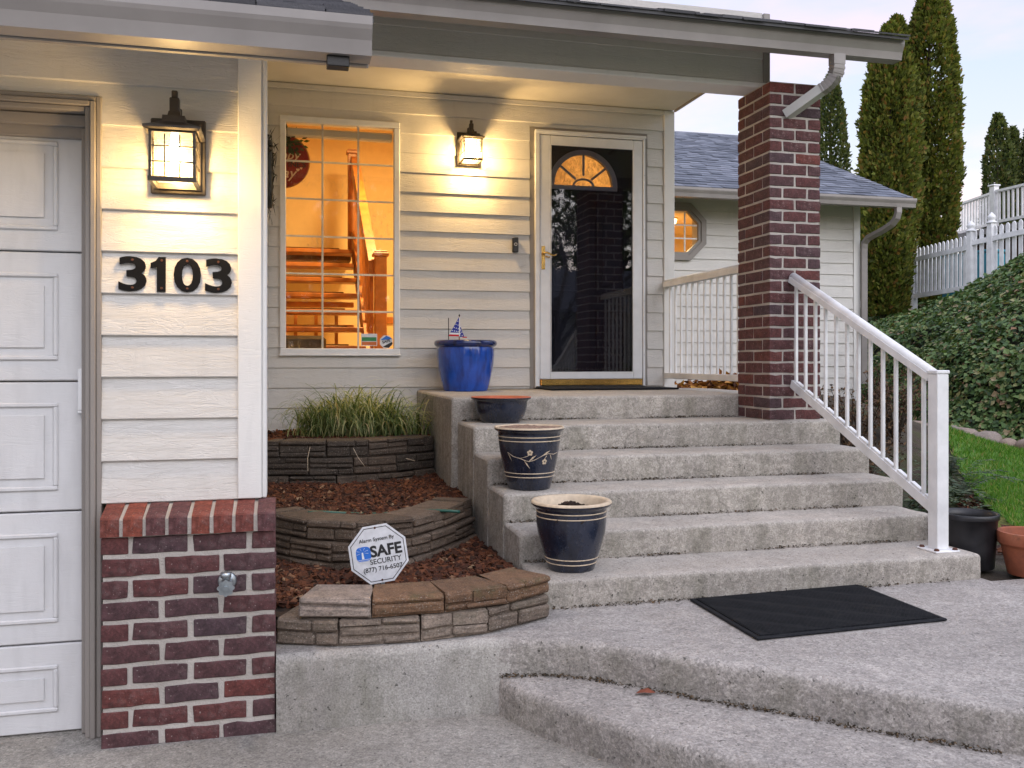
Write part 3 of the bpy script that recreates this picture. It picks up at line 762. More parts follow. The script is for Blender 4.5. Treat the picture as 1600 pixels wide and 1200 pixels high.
CX0, CX1, CY0, CY1 = 2.940, 3.300, 5.050, 5.458
col = MB(); col.box(CX0 + 0.0055, CX1 - 0.0055, CY0 + 0.0055, CY1 - 0.0055, 0.672, 2.812)
column = part('brick_column', col, MORTAR, house)
for k in range(29):
    z0 = 0.680 + 0.0738 * k; z1 = z0 + 0.0595; W = 0.086; Lx, Ly = CX1 - CX0, CY1 - CY0
    def b(xa, xb, ya, yb): brick(column, CX0 + xa, CX0 + xb, CY0 + ya, CY0 + yb, z0, z1, BRICK, 4)
    if k % 2 == 0:
        b(0, 0.173, 0, W); b(0.187, Lx, 0, W); b(0, 0.173, Ly - W, Ly); b(0.187, Lx, Ly - W, Ly)
        b(0, W, 0.100, Ly - 0.100); b(Lx - W, Lx, 0.100, Ly - 0.100)
    else:
        b(0, W, 0, 0.197); b(0, W, 0.211, Ly); b(Lx - W, Lx, 0, 0.197); b(Lx - W, Lx, 0.211, Ly)
        b(0.100, Lx - 0.100, 0, W); b(0.100, Lx - 0.100, Ly - W, Ly)

# entry wall -----------------------------------------------------------------
EY = 7.0
WIN = (-0.060, 0.848, 1.101, 2.913); DOOR = (1.903, 2.928, 0.80, 2.955)
ew = MB()
for (a, b_, c, d) in ((-0.28, WIN[0] + 0.02, 0.3, 3.4), (WIN[0] + 0.02, WIN[1] - 0.02, 0.3, WIN[2] + 0.02), (WIN[0] + 0.02, WIN[1] - 0.02, WIN[3] - 0.02, 3.4),
                      (WIN[1] - 0.02, DOOR[0] + 0.03, 0.3, 3.4), (DOOR[0] + 0.03, DOOR[1] - 0.03, DOOR[3] - 0.03, 3.4), (DOOR[1] - 0.03, 3.15, 0.3, 3.4)):
    ew.box(a, b_, EY + 0.004, EY + 0.16, c, d)
ewall = part('entry_wall', ew, SIDING, house)
lines = [0.538] + [0.691 + 0.1532 * k for k in range(16)] + [3.16]
lap_wall(ewall, -0.155, 3.0725, EY, lines, [WIN, DOOR, (1.0, 3.2, 0.0, 0.826)])
m = MB(); m.box(3.0735, 3.168, EY - 0.026, EY + 0.16, 0.80, 3.16, 0.003); part('corner_board', m, TRIM, ewall)
m = MB(); m.box(-0.155, 0.975, EY - 0.022, EY + 0.003, 0.488, 0.537, 0.003); part('skirt_board', m, TRIM, ewall)
m = MB(); m.box(-0.155, 0.98, EY + 0.01, EY + 0.15, -0.1, 0.487); part('foundation', m, WALLC, house)
m = MB(); m.box(-0.155, 3.07, EY - 0.030, EY - 0.019, 3.118, 3.158, 0.003); part('frieze_board', m, SIDING, ewall)

# entry window
wf = MB(); x0, x1, z0, z1 = WIN; t = 0.046
wf.box(x0, x1, EY - 0.036, EY + 0.03, z0, z0 + t, 0.006); wf.box(x0, x1, EY - 0.036, EY + 0.03, z1 - t, z1, 0.006)
wf.box(x0, x0 + t, EY - 0.036, EY + 0.03, z0 + t, z1 - t, 0.006); wf.box(x1 - t, x1, EY - 0.036, EY + 0.03, z0 + t, z1 - t, 0.006)
wf.box(x0 - 0.006, x1 + 0.006, EY - 0.044, EY - 0.02, z0 - 0.012, z0 + 0.004, 0.004)
window = part('window', MB(), ALU, house, (0.394, EY, 1.1))
part('frame', wf, ALU, window)
ix0, ix1, iz0, iz1 = x0 + t, x1 - t, z0 + t, z1 - t
m = MB(); m.box(ix0, ix1, EY - 0.004, EY + 0.002, iz0, iz1); part('pane', m, GLASS, window)
for k in (1, 2):
    x = lerp(ix0, ix1, k / 3); m = MB(); m.box(x - 0.0075, x + 0.0075, EY + 0.010, EY + 0.018, iz0, iz1, 0.002); part('muntin', m, VINYL, window)
for k in range(1, 6):
    z = lerp(iz0, iz1, k / 6); m = MB(); m.box(ix0, ix1, EY + 0.0185, EY + 0.024, z - 0.0075, z + 0.0075, 0.002); part('muntin', m, VINYL, window)
fx, fz_ = np.linspace(ix0, ix1, 40), np.linspace(iz0, 2.50, 64)
V = np.array([(x - 0.394, 0.075 + 0.012 * noise.noise(Vector((x * 5, z * 3, 0))) + 0.006 * noise.noise(Vector((x * 14, z * 9, 4))), z - 1.1) for z in fz_ for x in fx])
F = np.array([(j * 40 + i, j * 40 + i + 1, (j + 1) * 40 + i + 1, (j + 1) * 40 + i) for j in range(63) for i in range(39)])
o = bpy.data.objects.new('plastic_film', fast_mesh('plastic_film', V, F, FILM, True)); link(o, window)
m = MB(); m.box(ix0, ix1, EY + 0.06, EY + 0.13, iz1 - 0.085, iz1 - 0.02, 0.012); part('blind_cassette', m, SOFFIT, window)

# storm door and the dark entry door behind it
dj = MB(); dj.box(1.904, 1.944, EY - 0.010, EY + 0.14, 0.826, 2.954); dj.box(2.901, 2.927, EY - 0.010, EY + 0.14, 0.826, 2.954); dj.box(1.9445, 2.9005, EY - 0.010, EY + 0.14, 2.926, 2.953)
part('door_jamb', dj, TAUPE, house)
sdm = MB(); sdm.box(1.945, 1.982, EY - 0.034, EY, 0.832, 2.924, 0.003); sdm.box(2.880, 2.9, EY - 0.034, EY, 0.832, 2.924, 0.003)
sdm.box(1.9825, 2.8795, EY - 0.034, EY, 2.896, 2.924, 0.003); sdm.box(1.940, 2.905, EY - 0.045, EY - 0.0345, 2.908, 2.928, 0.003)
storm = part('storm_door', sdm, ALU, house)
m = MB(); m.box(1.986, 2.073, EY - 0.030, EY + 0.004, 0.902, 2.890, 0.005); m.box(2.795, 2.876, EY - 0.030, EY + 0.004, 0.902, 2.890, 0.005)
m.box(2.0735, 2.7945, EY - 0.030, EY + 0.004, 2.814, 2.890, 0.005); m.box(2.0735, 2.7945, EY - 0.030, EY + 0.004, 0.902, 0.958, 0.005)
for a, b_ in ((2.0735, 2.080), (2.788, 2.7945)): m.box(a, b_, EY - 0.034, EY - 0.0305, 0.955, 2.817)
m.box(2.0805, 2.7875, EY - 0.034, EY - 0.0305, 2.810, 2.817); m.box(2.0805, 2.7875, EY - 0.034, EY - 0.0305, 0.955, 0.962)
part('sash', m, ALU, storm)
m = MB(); m.box(2.074, 2.794, EY - 0.016, EY - 0.011, 0.9585, 2.8135); part('pane', m, STORMGLASS, storm)
m = MB(); m.box(1.998, 2.878, EY - 0.027, EY - 0.004, 0.850, 0.901, 0.004); part('kick_sweep', m, BRASS, storm)
m = MB()
for z in (2.60, 2.15, 1.98, 1.55, 1.10): m.lathe([(0.0, 0), (0.005, 0.001), (0.005, 0.003)], 8, (2.8905, EY - 0.036, z))
part('hinge_screw', m, GALV, storm)
h = MB(); h.box(1.997, 2.027, EY - 0.036, EY - 0.030, 1.795, 1.985, 0.004)
handle = part('handle', h, BRASS, storm)
h = MB(); h.smooth = True
h.tube([(2.012, EY - 0.034, 1.925), (2.012, EY - 0.075, 1.925), (2.030, EY - 0.082, 1.926), (2.050, EY - 0.082, 1.918), (2.075, EY - 0.082, 1.904), (2.095, EY - 0.080, 1.906), (2.112, EY - 0.078, 1.916)], [0.009, 0.009, 0.009, 0.008, 0.007, 0.007, 0.005], 10)
h.tube([(2.030, EY - 0.040, 1.900), (2.050, EY - 0.050, 1.893), (2.066, EY - 0.052, 1.895)], 0.006, 8)
part('lever', h, BRASS, storm)
m = MB(); m.box(1.95, 2.895, EY - 0.05, EY + 0.15, 0.824, 0.846, 0.005); part('threshold', m, PLASTIC, house)
FCX, FCZ, FR = 2.392, 2.512, 0.262
arc = [(FCX + FR * math.cos(a), FCZ + FR * math.sin(a)) for a in np.linspace(math.pi, 0, 25)]
d = MB(); d.box(1.985, 2.895, EY + 0.085, EY + 0.125, 0.846, FCZ)
mid = len(arc) // 2
d.prism([(1.985, FCZ)] + [arc[i] for i in range(0, mid + 1)] + [(FCX, 2.925), (1.985, 2.925)], 'y', EY + 0.085, EY + 0.125)
d.prism([(FCX, 2.925)] + [arc[i] for i in range(mid, len(arc))] + [(2.895, FCZ), (2.895, 2.925)], 'y', EY + 0.085, EY + 0.125)
fdoor = part('front_door', d, DARKPAINT, house)
for (a, b_, c, e) in ((2.08, 2.34, 1.62, 2.40), (2.50, 2.76, 1.62, 2.40), (2.08, 2.34, 0.98, 1.48), (2.50, 2.76, 0.98, 1.48)):
    m = MB()
    for (p, q, r, s_) in ((a, b_, e - 0.02, e), (a, b_, c, c + 0.02), (a, a + 0.02, c + 0.02, e - 0.02), (b_ - 0.02, b_, c + 0.02, e - 0.02)): m.box(p, q, EY + 0.072, EY + 0.086, r, s_, 0.004)
    m.box(a + 0.06, b_ - 0.06, EY + 0.076, EY + 0.086, c + 0.06, e - 0.06, 0.006); part('door_panel', m, DARKPAINT, fdoor)
m = MB(); ring_o = [(FCX + 0.298 * math.cos(a), FCZ + 0.298 * math.sin(a)) for a in np.linspace(0, math.pi, 33)]
ring_i = [(FCX + 0.255 * math.cos(a), FCZ + 0.255 * math.sin(a)) for a in np.linspace(0, math.pi, 33)]
for i in range(32): m.prism([ring_o[i], ring_o[i + 1], ring_i[i + 1], ring_i[i]], 'y', EY + 0.066, EY + 0.086)
m.box(FCX - 0.298, FCX + 0.298, EY + 0.066, EY + 0.086, FCZ - 0.036, FCZ - 0.0005, 0.004)
for a in (R(38), R(90), R(142)):
    c, s_ = math.cos(a), math.sin(a); p0, p1 = 0.085, 0.258
    m.prism([(FCX + c * p0 - s_ * 0.009, FCZ + s_ * p0 + c * 0.009), (FCX + c * p0 + s_ * 0.009, FCZ + s_ * p0 - c * 0.009), (FCX + c * p1 + s_ * 0.009, FCZ + s_ * p1 - c * 0.009), (FCX + c * p1 - s_ * 0.009, FCZ + s_ * p1 + c * 0.009)], 'y', EY + 0.07, EY + 0.084)
ro = [(FCX + 0.095 * math.cos(a), FCZ + 0.062 * math.sin(a)) for a in np.linspace(0, math.pi, 17)]; ri = [(FCX + 0.077 * math.cos(a), FCZ + 0.046 * math.sin(a)) for a in np.linspace(0, math.pi, 17)]
for i in range(16): m.prism([ro[i], ro[i + 1], ri[i + 1], ri[i]], 'y', EY + 0.0705, EY + 0.0835)
part('fan_window_frame', m, ALU, fdoor)
m = MB(); m.prism([(FCX + 0.262 * math.cos(a), FCZ + 0.262 * math.sin(a)) for a in np.linspace(0, math.pi, 25)], 'y', EY + 0.098, EY + 0.104); part('fan_pane', m, FANGLASS, fdoor)

# porch ceiling, beam, roofs, gutters -----------------------------------------------------------------
m = MB(); m.box(-0.20, 3.158, 5.41, EY - 0.0005, 3.165, 3.20); part('porch_ceiling', m, SOFFIT, house)
m = MB(); m.box(3.159, 3.178, 5.41, EY - 0.03, 3.150, 3.30, 0.003); part('ceiling_edge_trim', m, TAUPE, house)
bm_ = MB(); bm_.box(-0.20, 3.025, 5.225, 5.40, 2.852, 3.30)
beam = part('porch_beam', bm_, TAUPE_SIDING, house)
lap_wall(beam, -0.20, 2.985, 5.222, [2.852, 3.005, 3.158, 3.30], [], TAUPE_SIDING, 0.012)
m = MB(); m.box(-0.20, 3.03, 5.198, 5.402, 2.816, 2.851, 0.006); part('beam_base_trim', m, TRIM, beam)
m = MB(); m.box(2.986, 3.032, 5.20, 5.402, 2.8525, 3.30, 0.003); part('end_board', m, TAUPE, beam)
def gutter(name, x0, x1, yf, zb, parent, h=0.115, d=0.11, mat=GUTTER):
    m = MB(); yb = yf + d
    prof = [(yb, zb), (yf + 0.028, zb), (yf + 0.026, zb + 0.012), (yf + 0.02, zb + 0.045), (yf + 0.004, zb + 0.075), (yf, zb + 0.088), (yf, zb + h), (yf + 0.008, zb + h), (yf + 0.012, zb + h - 0.012), (yb, zb + h - 0.012)]
    m.prism(prof, 'x', x0, x1)
    return part(name, m, mat, parent)
def roof(name, x0, x1, y0, z0, y1, slope, parent, row=0.14, tab=0.16, mat=SHINGLE, thick=0.02, hip=None):
    """sloped deck plus overlapping rows of separate shingle tabs (one joined piece)"""
    z1 = z0 + (y1 - y0) * slope; m = MB()
    m.prism([(y0, z0 - thick), (y0, z0), (y1, z1), (y1, z1 - thick)], 'x', x0, x1)
    rf = part(name, m, ROOFDECK, parent)
    n = int((y1 - y0) / (row * math.cos(math.atan(slope)))); c = math.cos(math.atan(slope)); s_ = math.sin(math.atan(slope)); sh = MB()
    V = []; F = []
    for j in range(n):
        a = j * row; off = random.uniform(0, tab); x = x0 - off
        while x < x1:
            w = tab * random.uniform(0.75, 1.3); xa, xb = max(x, x0), min(x + w, x1)
            x += w
            if xb - xa < 0.01: continue
            lift = 0.012 + random.choice((0, 0, 0.007)); dn = random.uniform(-0.006, 0.006)
            aa, bb = a - 0.012 + dn, a + row + 0.02
            def P(xx, t_, l): return (xx, y0 + t_ * c - l * s_, z0 + t_ * s_ + l * c)
            o_ = len(V); V += [P(xa + 0.002, aa, 0.003), P(xb - 0.002, aa, 0.003), P(xb - 0.002, aa, lift), P(xa + 0.002, aa, lift), P(xb - 0.002, bb, 0.004), P(xa + 0.002, bb, 0.004)]
            F += [(o_, o_ + 1, o_ + 2, o_ + 3), (o_ + 3, o_ + 2, o_ + 4, o_ + 5)]
    po = org(rf)
    ob = bpy.data.objects.new('shingles', fast_mesh('shingles', np.array(V) - np.array(po), np.array(F), mat)); ob['kind'] = 'stuff'; link(ob, rf)
    return rf
SL = 0.417
# garage roof
groof = roof('garage_roof', -5.0, 0.262, 2.83, 2.130, 7.6, SL, house, mat=DARKSHINGLE)
m = MB(); m.prism([(2.94, 2.045), (2.94, 2.075), (3.405, 2.075 + 0.465 * SL), (3.405, 2.045 + 0.465 * SL)], 'x', -5.0, 0.25); part('sloped_soffit', m, SOFFIT, groof)
m = MB(); m.box(-5.0, 0.250, 2.912, 2.938, 2.000, 2.113, 0.003); part('fascia', m, TAUPE, groof)
m = MB(); m.prism([(2.94, 2.003), (2.94, 2.143), (7.6, 2.143 + 4.66 * SL), (7.6, 2.003 + 4.66 * SL)], 'x', 0.232, 0.2545); part('rake_board', m, TAUPE, groof)
gut = gutter('gutter', -5.0, 0.256, 2.80, 2.006, house)
m = MB(); m.box(0.118, 0.188, 2.845, 2.895, 1.973, 2.0055, 0.002); part('drop_outlet', m, BLACKMETAL, gut)
# porch roof (carries on over the entry)
proof = roof('porch_roof', 0.28, 3.70, 4.72, 3.040, 11.4, SL, house, mat=DARKSHINGLE)
m = MB(); m.box(0.28, 3.69, 4.872, 4.90, 2.93, 3.085, 0.003); part('fascia', m, TAUPE, proof)
m = MB(); m.prism([(4.90, 3.03), (4.90, 3.05), (5.41, 3.05 + 0.51 * SL), (5.41, 3.03 + 0.51 * SL)], 'x', 0.28, 3.69); part('sloped_soffit', m, SOFFIT, proof)
m = MB(); m.prism([(4.90, 2.97), (4.90, 3.085), (11.4, 3.085 + 6.5 * SL), (11.4, 2.97 + 6.5 * SL)], 'x', 3.662, 3.686); part('rake_board', m, TAUPE, proof)
m = MB(); m.prism([(5.41, 3.2), (5.41, 3.24), (11.3, 3.24 + 5.89 * SL), (11.3, 3.2)], 'x', 3.10, 3.156); part('gable_wall', m, SIDING, house)
pg = gutter('gutter', 0.28, 3.70, 4.76, 2.918, house)
# porch downspout: elbow, then a pale pipe running back into the brick column
m = MB()
el = [(3.262, 4.815, 2.925), (3.262, 4.815, 2.875), (3.262, 4.815, 2.835), (3.256, 4.822, 2.798), (3.243, 4.838, 2.768), (3.224, 4.860, 2.744), (3.203, 4.886, 2.727)]
fine = [Vector(p) for p in smooth_line([Vector(p) for p in resample(el, 0.006)], 10)]
for q in range(0, len(fine) - 2, 2):
    k_ = 1.0 if (q // 2) % 2 == 0 or q < 8 else 0.93
    m.tube(fine[q:q + 3], 0, rect=(0.078 * k_, 0.060 * k_))
part('downspout_elbow', m, GUTTER, house)
m = MB(); m.tube([(3.212, 4.875, 2.735), (3.065, 5.062, 2.608)], 0, rect=(0.074, 0.056)); part('downspout', m, PIPE, house)

# side wing -----------------------------------------------------------------
WY = 10.5; OX, OZ = 4.822, 2.700
ww = MB()
for (a, b_, c, d_) in ((3.0, OX - 0.26, 0.3, 3.3), (OX + 0.26, 7.44, 0.3, 3.3), (OX - 0.26, OX + 0.26, 0.3, OZ - 0.26), (OX - 0.26, OX + 0.26, OZ + 0.26, 3.3)): ww.box(a, b_, WY + 0.004, WY + 0.15, c, d_)
ww.box(7.30, 7.44, WY + 0.151, 17.0, 0.3, 3.3)
wwall = part('wing_wall', ww, SIDING, house)
def octa(ap): return [(OX + ap / math.cos(R(22.5)) * math.cos(R(22.5 + 45 * k)), OZ + ap / math.cos(R(22.5)) * math.sin(R(22.5 + 45 * k))) for k in range(8)]
def oct_half(ap, dz):
    dz = abs(dz); s_ = ap * math.tan(R(22.5))
    return ap if dz <= s_ else ap - (dz - s_)
zl = [2.667 + 0.1532 * k for k in range(-13, 4)]; zl[-1] = 3.135
cut = 0.31
for za, zb in zip(zl, zl[1:]):
    if zb < OZ - cut or za > OZ + cut:
        m = MB(); board_piece(m, 3.17, 7.352, za, zb, WY, za, zb - za); part('siding_board', m, SIDING, wwall); continue
    zz = sorted({za, zb + 0.006} | {v for v in (OZ - cut, OZ - cut * math.tan(R(22.5)), OZ + cut * math.tan(R(22.5)), OZ + cut) if za < v < zb})
    for sg in (-1, 1):
        m = MB(); xe = 3.17 if sg < 0 else 7.352
        edge = [(OX + sg * (oct_half(cut, z - OZ) if abs(z - OZ) < cut else 0.0), z) for z in zz]
        m.prism([(xe, zz[0])] + edge + [(xe, zz[-1])], 'y', WY - 0.017, WY)
        for i, v in enumerate(m.v):
            if v[1] < WY - 0.01: m.v[i] = (v[0], WY - 0.017 + 0.013 * (v[2] - za) / (zb - za), v[2])
        part('siding_board', m, SIDING, wwall)
m = MB(); m.box(7.353, 7.45, WY - 0.026, WY + 0.15, 0.4, 3.135, 0.003); part('corner_board', m, TRIM, wwall)
ow = part('octagon_window', MB(), TAUPE, house, (OX, WY, OZ)); m = MB()
for (o1, o2, ya, yb) in ((0.365, 0.30, -0.050, 0.02), (0.2995, 0.262, -0.032, 0.03)):
    A, B = octa(o1), octa(o2)
    for k in range(8):
        k2 = (k + 1) % 8; m.prism([A[k], A[k2], B[k2], B[k]], 'y', WY + ya, WY + yb)
part('frame', m, TAUPE, ow)
m = MB(); m.prism(octa(0.262), 'y', WY + 0.004, WY + 0.010); part('pane', m, GLASS, ow)
for t_ in (-0.085, 0.085):
    m = MB(); m.box(OX + t_ - 0.009, OX + t_ + 0.009, WY - 0.010, WY + 0.003, OZ - 0.25, OZ + 0.25, 0.002); part('muntin', m, VINYL, ow)
    m = MB(); m.box(OX - 0.25, OX + 0.25, WY - 0.012, WY - 0.0105, OZ + t_ - 0.009, OZ + t_ + 0.009); part('muntin', m, VINYL, ow)
wr = roof('wing_roof', 3.0, 7.86, 9.96, 3.165, 13.85, 0.45, house, row=0.135, tab=0.18)
m = MB(); m.box(3.17, 7.80, 10.005, WY + 0.02, 3.137, 3.158); part('soffit', m, TAUPE, wr)
m = MB(); m.box(3.17, 7.82, 9.985, 10.004, 3.03, 3.155, 0.003); part('fascia', m, TAUPE, wr)
m = MB(); m.prism([(10.0, 3.02), (10.0, 3.155), (13.85, 3.155 + 3.85 * 0.45), (13.85, 3.02 + 3.85 * 0.45)], 'x', 7.80, 7.825); part('rake_board', m, TAUPE, wr)
m = MB(); m.prism([(WY + 0.16, 3.0), (WY + 0.16, 3.25), (13.85, 4.86), (17.0, 3.4), (17.0, 3.0)], 'x', 7.35, 7.43); part('gable_wall', m, SIDING, wr)
gutter('gutter', 3.17, 7.86, 9.872, 3.032, house)
m = MB(); m.smooth = False
m.tube([(7.62, 9.93, 3.035), (7.62, 9.93, 2.97), (7.615, 9.95, 2.90), (7.60, 10.02, 2.83), (7.56, 10.14, 2.77), (7.49, 10.36, 2.69), (7.475, 10.42, 2.63), (7.475, 10.43, 2.55), (7.475, 10.43, 0.75)], 0, rect=(0.075, 0.055))
part('downspout', m, GUTTER, house)

# ------------------------------------------------------------------ rooms behind the lit windows
m = MB()
m.box(-1.75, 3.0, EY + 0.165, 11.3, 0.70, 0.83); m.box(-1.75, 3.0, EY + 0.165, 11.3, 3.92, 4.0)
m.box(-1.75, 3.0, 11.2, 11.3, 0.83, 3.92); m.box(-1.75, -1.65, EY + 0.165, 11.2, 0.83, 3.92); m.box(2.94, 3.0, EY + 0.165, 11.2, 0.83, 3.92)
m.box(-1.65, -0.28, EY + 0.10, EY + 0.164, 0.83, 3.92); m.box(-0.28, 2.94, EY + 0.161, EY + 0.164, 3.39, 3.92)
part('interior_wall', m, CREAM_WALL, house)
roof('main_roof', -5.0, 0.27, 7.62, 2.130 + 4.79 * SL, 11.4, SL, house, mat=DARKSHINGLE)
m = MB(); m.box(3.2, 7.29, 10.66, 13.6, 0.7, 0.8); m.box(3.2, 7.29, 13.5, 13.6, 0.8, 3.12); m.box(3.2, 7.29, 10.66, 13.6, 3.121, 3.135)
m.box(3.2, 3.25, 10.66, 13.5, 0.8, 3.12); m.box(7.24, 7.29, 10.66, 13.5, 0.8, 3.12)
part('interior_wall', m, CREAM_WALL, house)
m = MB(); m.box(4.2, 6.2, 12.6, 12.7, 2.50, 2.66, 0.01); m.box(5.05, 5.17, 12.58, 12.70, 0.8, 2.9, 0.01); m.box(4.2, 6.2, 12.72, 12.76, 2.30, 2.36)
part('loft_rail', m, OAK, house)
stair = thing('staircase', 'orange oak staircase with open risers seen through the lit entry window', 'staircase', (0.3, 8.0, 0.83))
for k in range(1, 9):
    z = 0.83 + 0.182 * k; y = 7.85 + 0.27 * k; m = MB()
    m.box(-0.9, 0.70, y, y + 0.29, z - 0.045, z, 0.006); part('tread', m, OAK, stair)
    m = MB(); m.box(-0.75, 0.55, y + 0.012, y + 0.28, z + 0.0005, z + 0.014, 0.004); part('carpet_runner', m, CARPET, stair)
m = MB(); m.prism([(7.95, 0.84), (8.2, 0.84), (10.42, 2.30), (10.42, 2.52), (10.2, 2.52)], 'x', 0.705, 0.745); part('stringer', m, OAK, stair)
m = MB(); m.box(-1.6, 0.70, 10.33, 11.19, 2.20, 2.285); part('upper_landing', m, CARPET, stair)
def newel(x, y, z0, z1, w):
    m = MB(); m.box(x - w / 2, x + w / 2, y - w / 2, y + w / 2, z0, z1 - 0.05, 0.006); m.box(x - w / 2 - 0.018, x + w / 2 + 0.018, y - w / 2 - 0.018, y + w / 2 + 0.018, z1 - 0.05, z1 - 0.018, 0.006)
    m.box(x - w / 2 - 0.006, x + w / 2 + 0.006, y - w / 2 - 0.006, y + w / 2 + 0.006, z1 - 0.0175, z1, 0.006); part('newel_post', m, OAK, stair)
newel(0.80, 8.0, 0.83, 2.03, 0.105); newel(0.715, 10.4, 2.25, 3.48, 0.095)
m = MB(); m.prism([(8.04, 1.82), (8.04, 1.95), (10.36, 3.40), (10.36, 3.22)], 'x', 0.70, 0.785); part('handrail', m, OAK, stair)
for k in range(12):
    y = 8.2 + 0.18 * k; m = MB(); m.box(0.725, 0.757, y - 0.016, y + 0.016, 0.90 + (y - 7.9) * 0.64, 1.86 + (y - 8.04) * 0.62); part('baluster', m, OAK, stair)
for y, z in ((9.6, 1.02), (9.6, 1.38), (9.6, 1.62)):
    m = MB(); m.box(-1.3, 0.68, y, y + 0.05, z, z + 0.055, 0.005); part('lower_rail', m, OAK, stair)
for k in range(9):
    m = MB(); x = -1.2 + 0.21 * k; m.box(x, x + 0.035, 9.606, 9.644, 0.83, 1.60); part('baluster', m, OAK, stair)
m = MB(); m.box(0.9, 2.4, 11.16, 11.199, 1.52, 1.60, 0.006); part('chair_rail', m, OAK, house)
chest = thing('leather_bench', 'dark brown leather bench inside, low behind the entry window', 'bench', (0.12, 7.5, 0.83))
m = MB(); m.box(-0.5, 0.30, 7.34, 7.72, 1.06, 1.255, 0.03); part('seat', m, LEATHER, chest)
for x in (-0.45, 0.20):
    m = MB(); m.box(x, x + 0.06, 7.38, 7.68, 0.83, 1.059, 0.006); part('leg', m, OAK, chest)
def room_lamp(loc, power, size, col=(1.0, 0.61, 0.22)):
    t = thing('ceiling_lamp', 'round glowing ceiling lamp inside the %s' % ('entry hall' if loc[0] < 3 else 'side wing'), 'lamp', loc)
    m = MB(); m.smooth = True; m.lathe([(0.0, -0.10), (0.10, -0.09), (0.16, -0.05), (0.175, 0.0)], 24, loc); part('shade', m, ROOMLAMP, t)
    m = MB(); m.lathe([(0.0, 0.02), (0.18, 0.02), (0.18, 0.0), (0.0, 0.0)], 24, loc); part('base', m, BRASS, t)
    ld = bpy.data.lights.new('room_light', 'AREA'); ld.shape = 'DISK'; ld.size = size; ld.energy = power; ld.color = col
    lo = bpy.data.objects.new('room_light', ld); lo.location = (0, 0, -0.14); link(lo, t)
room_lamp((1.1, 8.6, 3.89), 150, 0.5)
room_lamp((5.3, 12.0, 3.10), 60, 0.5, (1.0, 0.70, 0.34))

def txt(name, body, size, mat, parent, pos, off=0.0, ext=0.001, rot=(R(90), 0, 0), **k):
    return inst(name, text_mesh(body, size, mat, ext, off, name=name, **k), parent, pos, rot)
rs = thing('round_greeting_sign', 'round red greeting sign with greenery hanging inside the entry window', 'sign', (-0.045, 7.14, 2.60))
m = MB(); m.prism([(-0.045 + 0.205 * math.cos(a), 2.60 + 0.205 * math.sin(a)) for a in np.linspace(0, 2 * math.pi, 41)[:-1]], 'y', 7.13, 7.142); part('board', m, SIGNRED, rs)
m = MB(); m.lathe([(0.203, -0.008), (0.212, -0.008), (0.212, 0.008), (0.203, 0.008)], 40, (0, 0, 0), True)
m.v = [(x - 0.045, 7.136 + z, y + 2.60) for x, y, z in m.v]; part('rim', m, OAK, rs)
txt('lettering', 'Happy', 0.10, PALEYELLOW, rs, (-0.045, 7.128, 2.645), 0.001, shear=0.3)
txt('lettering', "VALENTINE'S", 0.062, INK, rs, (-0.045, 7.128, 2.575), 0.001)
txt('lettering', 'Day', 0.11, PALEYELLOW, rs, (-0.035, 7.128, 2.505), 0.001, shear=0.3)
m = MB()
for (hx, hz, hs) in ((0.075, 2.535, 0.014), (0.10, 2.548, 0.010)):
    m.prism([(hx + hs * math.sin(t) ** 3, hz + hs * (0.8125 * math.cos(t) - 0.3125 * math.cos(2 * t) - 0.125 * math.cos(3 * t) - 0.0625 * math.cos(4 * t))) for t in np.linspace(0, 2 * math.pi, 21)[:-1]][::-1], 'y', 7.126, 7.1285)
part('heart', m, PALEYELLOW, rs)
m = MB()
for k in range(110):
    a = random.uniform(0, 2 * math.pi); r_ = random.uniform(0.0, 0.14); c = Vector((-0.03 + r_ * math.cos(a) * 1.1, 7.10 + random.uniform(-0.02, 0.02), 2.745 + r_ * math.sin(a) * 0.62))
    d = Vector((math.cos(a), random.uniform(-0.5, 0.2), math.sin(a))).normalized(); s_ = d.cross(Vector((0, 1, 0))).normalized() * 0.011; e = d * random.uniform(0.03, 0.055)
    m.add([c, c + e * 0.5 + s_, c + e, c + e * 0.5 - s_], [(0, 1, 2, 3)])
part('greenery', m, FERN, rs)

# window stickers
ws = thing('window_sticker', 'small green and white rectangular sticker low on the window glass', 'sticker', (0.612, 6.993, 1.215))
m = MB(); m.box(0.551, 0.674, 6.9935, 6.9950, 1.168, 1.262); part('backing', m, SIGNWHITE, ws)
m = MB(); m.box(0.556, 0.669, 6.9925, 6.9934, 1.205, 1.235); part('green_band', m, GREENINK, ws)
m = MB(); m.box(0.556, 0.669, 6.9925, 6.9934, 1.173, 1.200); part('orange_band', m, simple('sticker_orange', (0.55, 0.14, 0.03), 0.5, bump=0), ws)
wo = thing('window_sticker', 'octagonal blue and white security sticker at the window corner', 'sticker', (0.745, 6.993, 1.20))
oc = lambda cx, cz, r_, rot=0.0: [(cx + r_ * math.cos(R(22.5 + 45 * k) + rot), cz + r_ * math.sin(R(22.5 + 45 * k) + rot)) for k in range(8)]
m = MB(); m.prism(oc(0.745, 1.20, 0.054), 'y', 6.9935, 6.995); part('backing', m, SIGNWHITE, wo)
m = MB(); m.prism([(0.70, 1.212), (0.745, 1.248), (0.78, 1.232), (0.79, 1.222)], 'y', 6.9922, 6.9934); part('blue_top', m, SIGNBLUE, wo)
m = MB(); m.prism([(0.715, 1.160), (0.765, 1.152), (0.794, 1.185), (0.79, 1.20)], 'y', 6.9922, 6.9934); part('dark_base', m, INK, wo)
txt('lettering', 'SAFE', 0.030, INK, wo, (0.745, 6.9925, 1.203), 0.001, rot=(R(90), R(-14), 0))

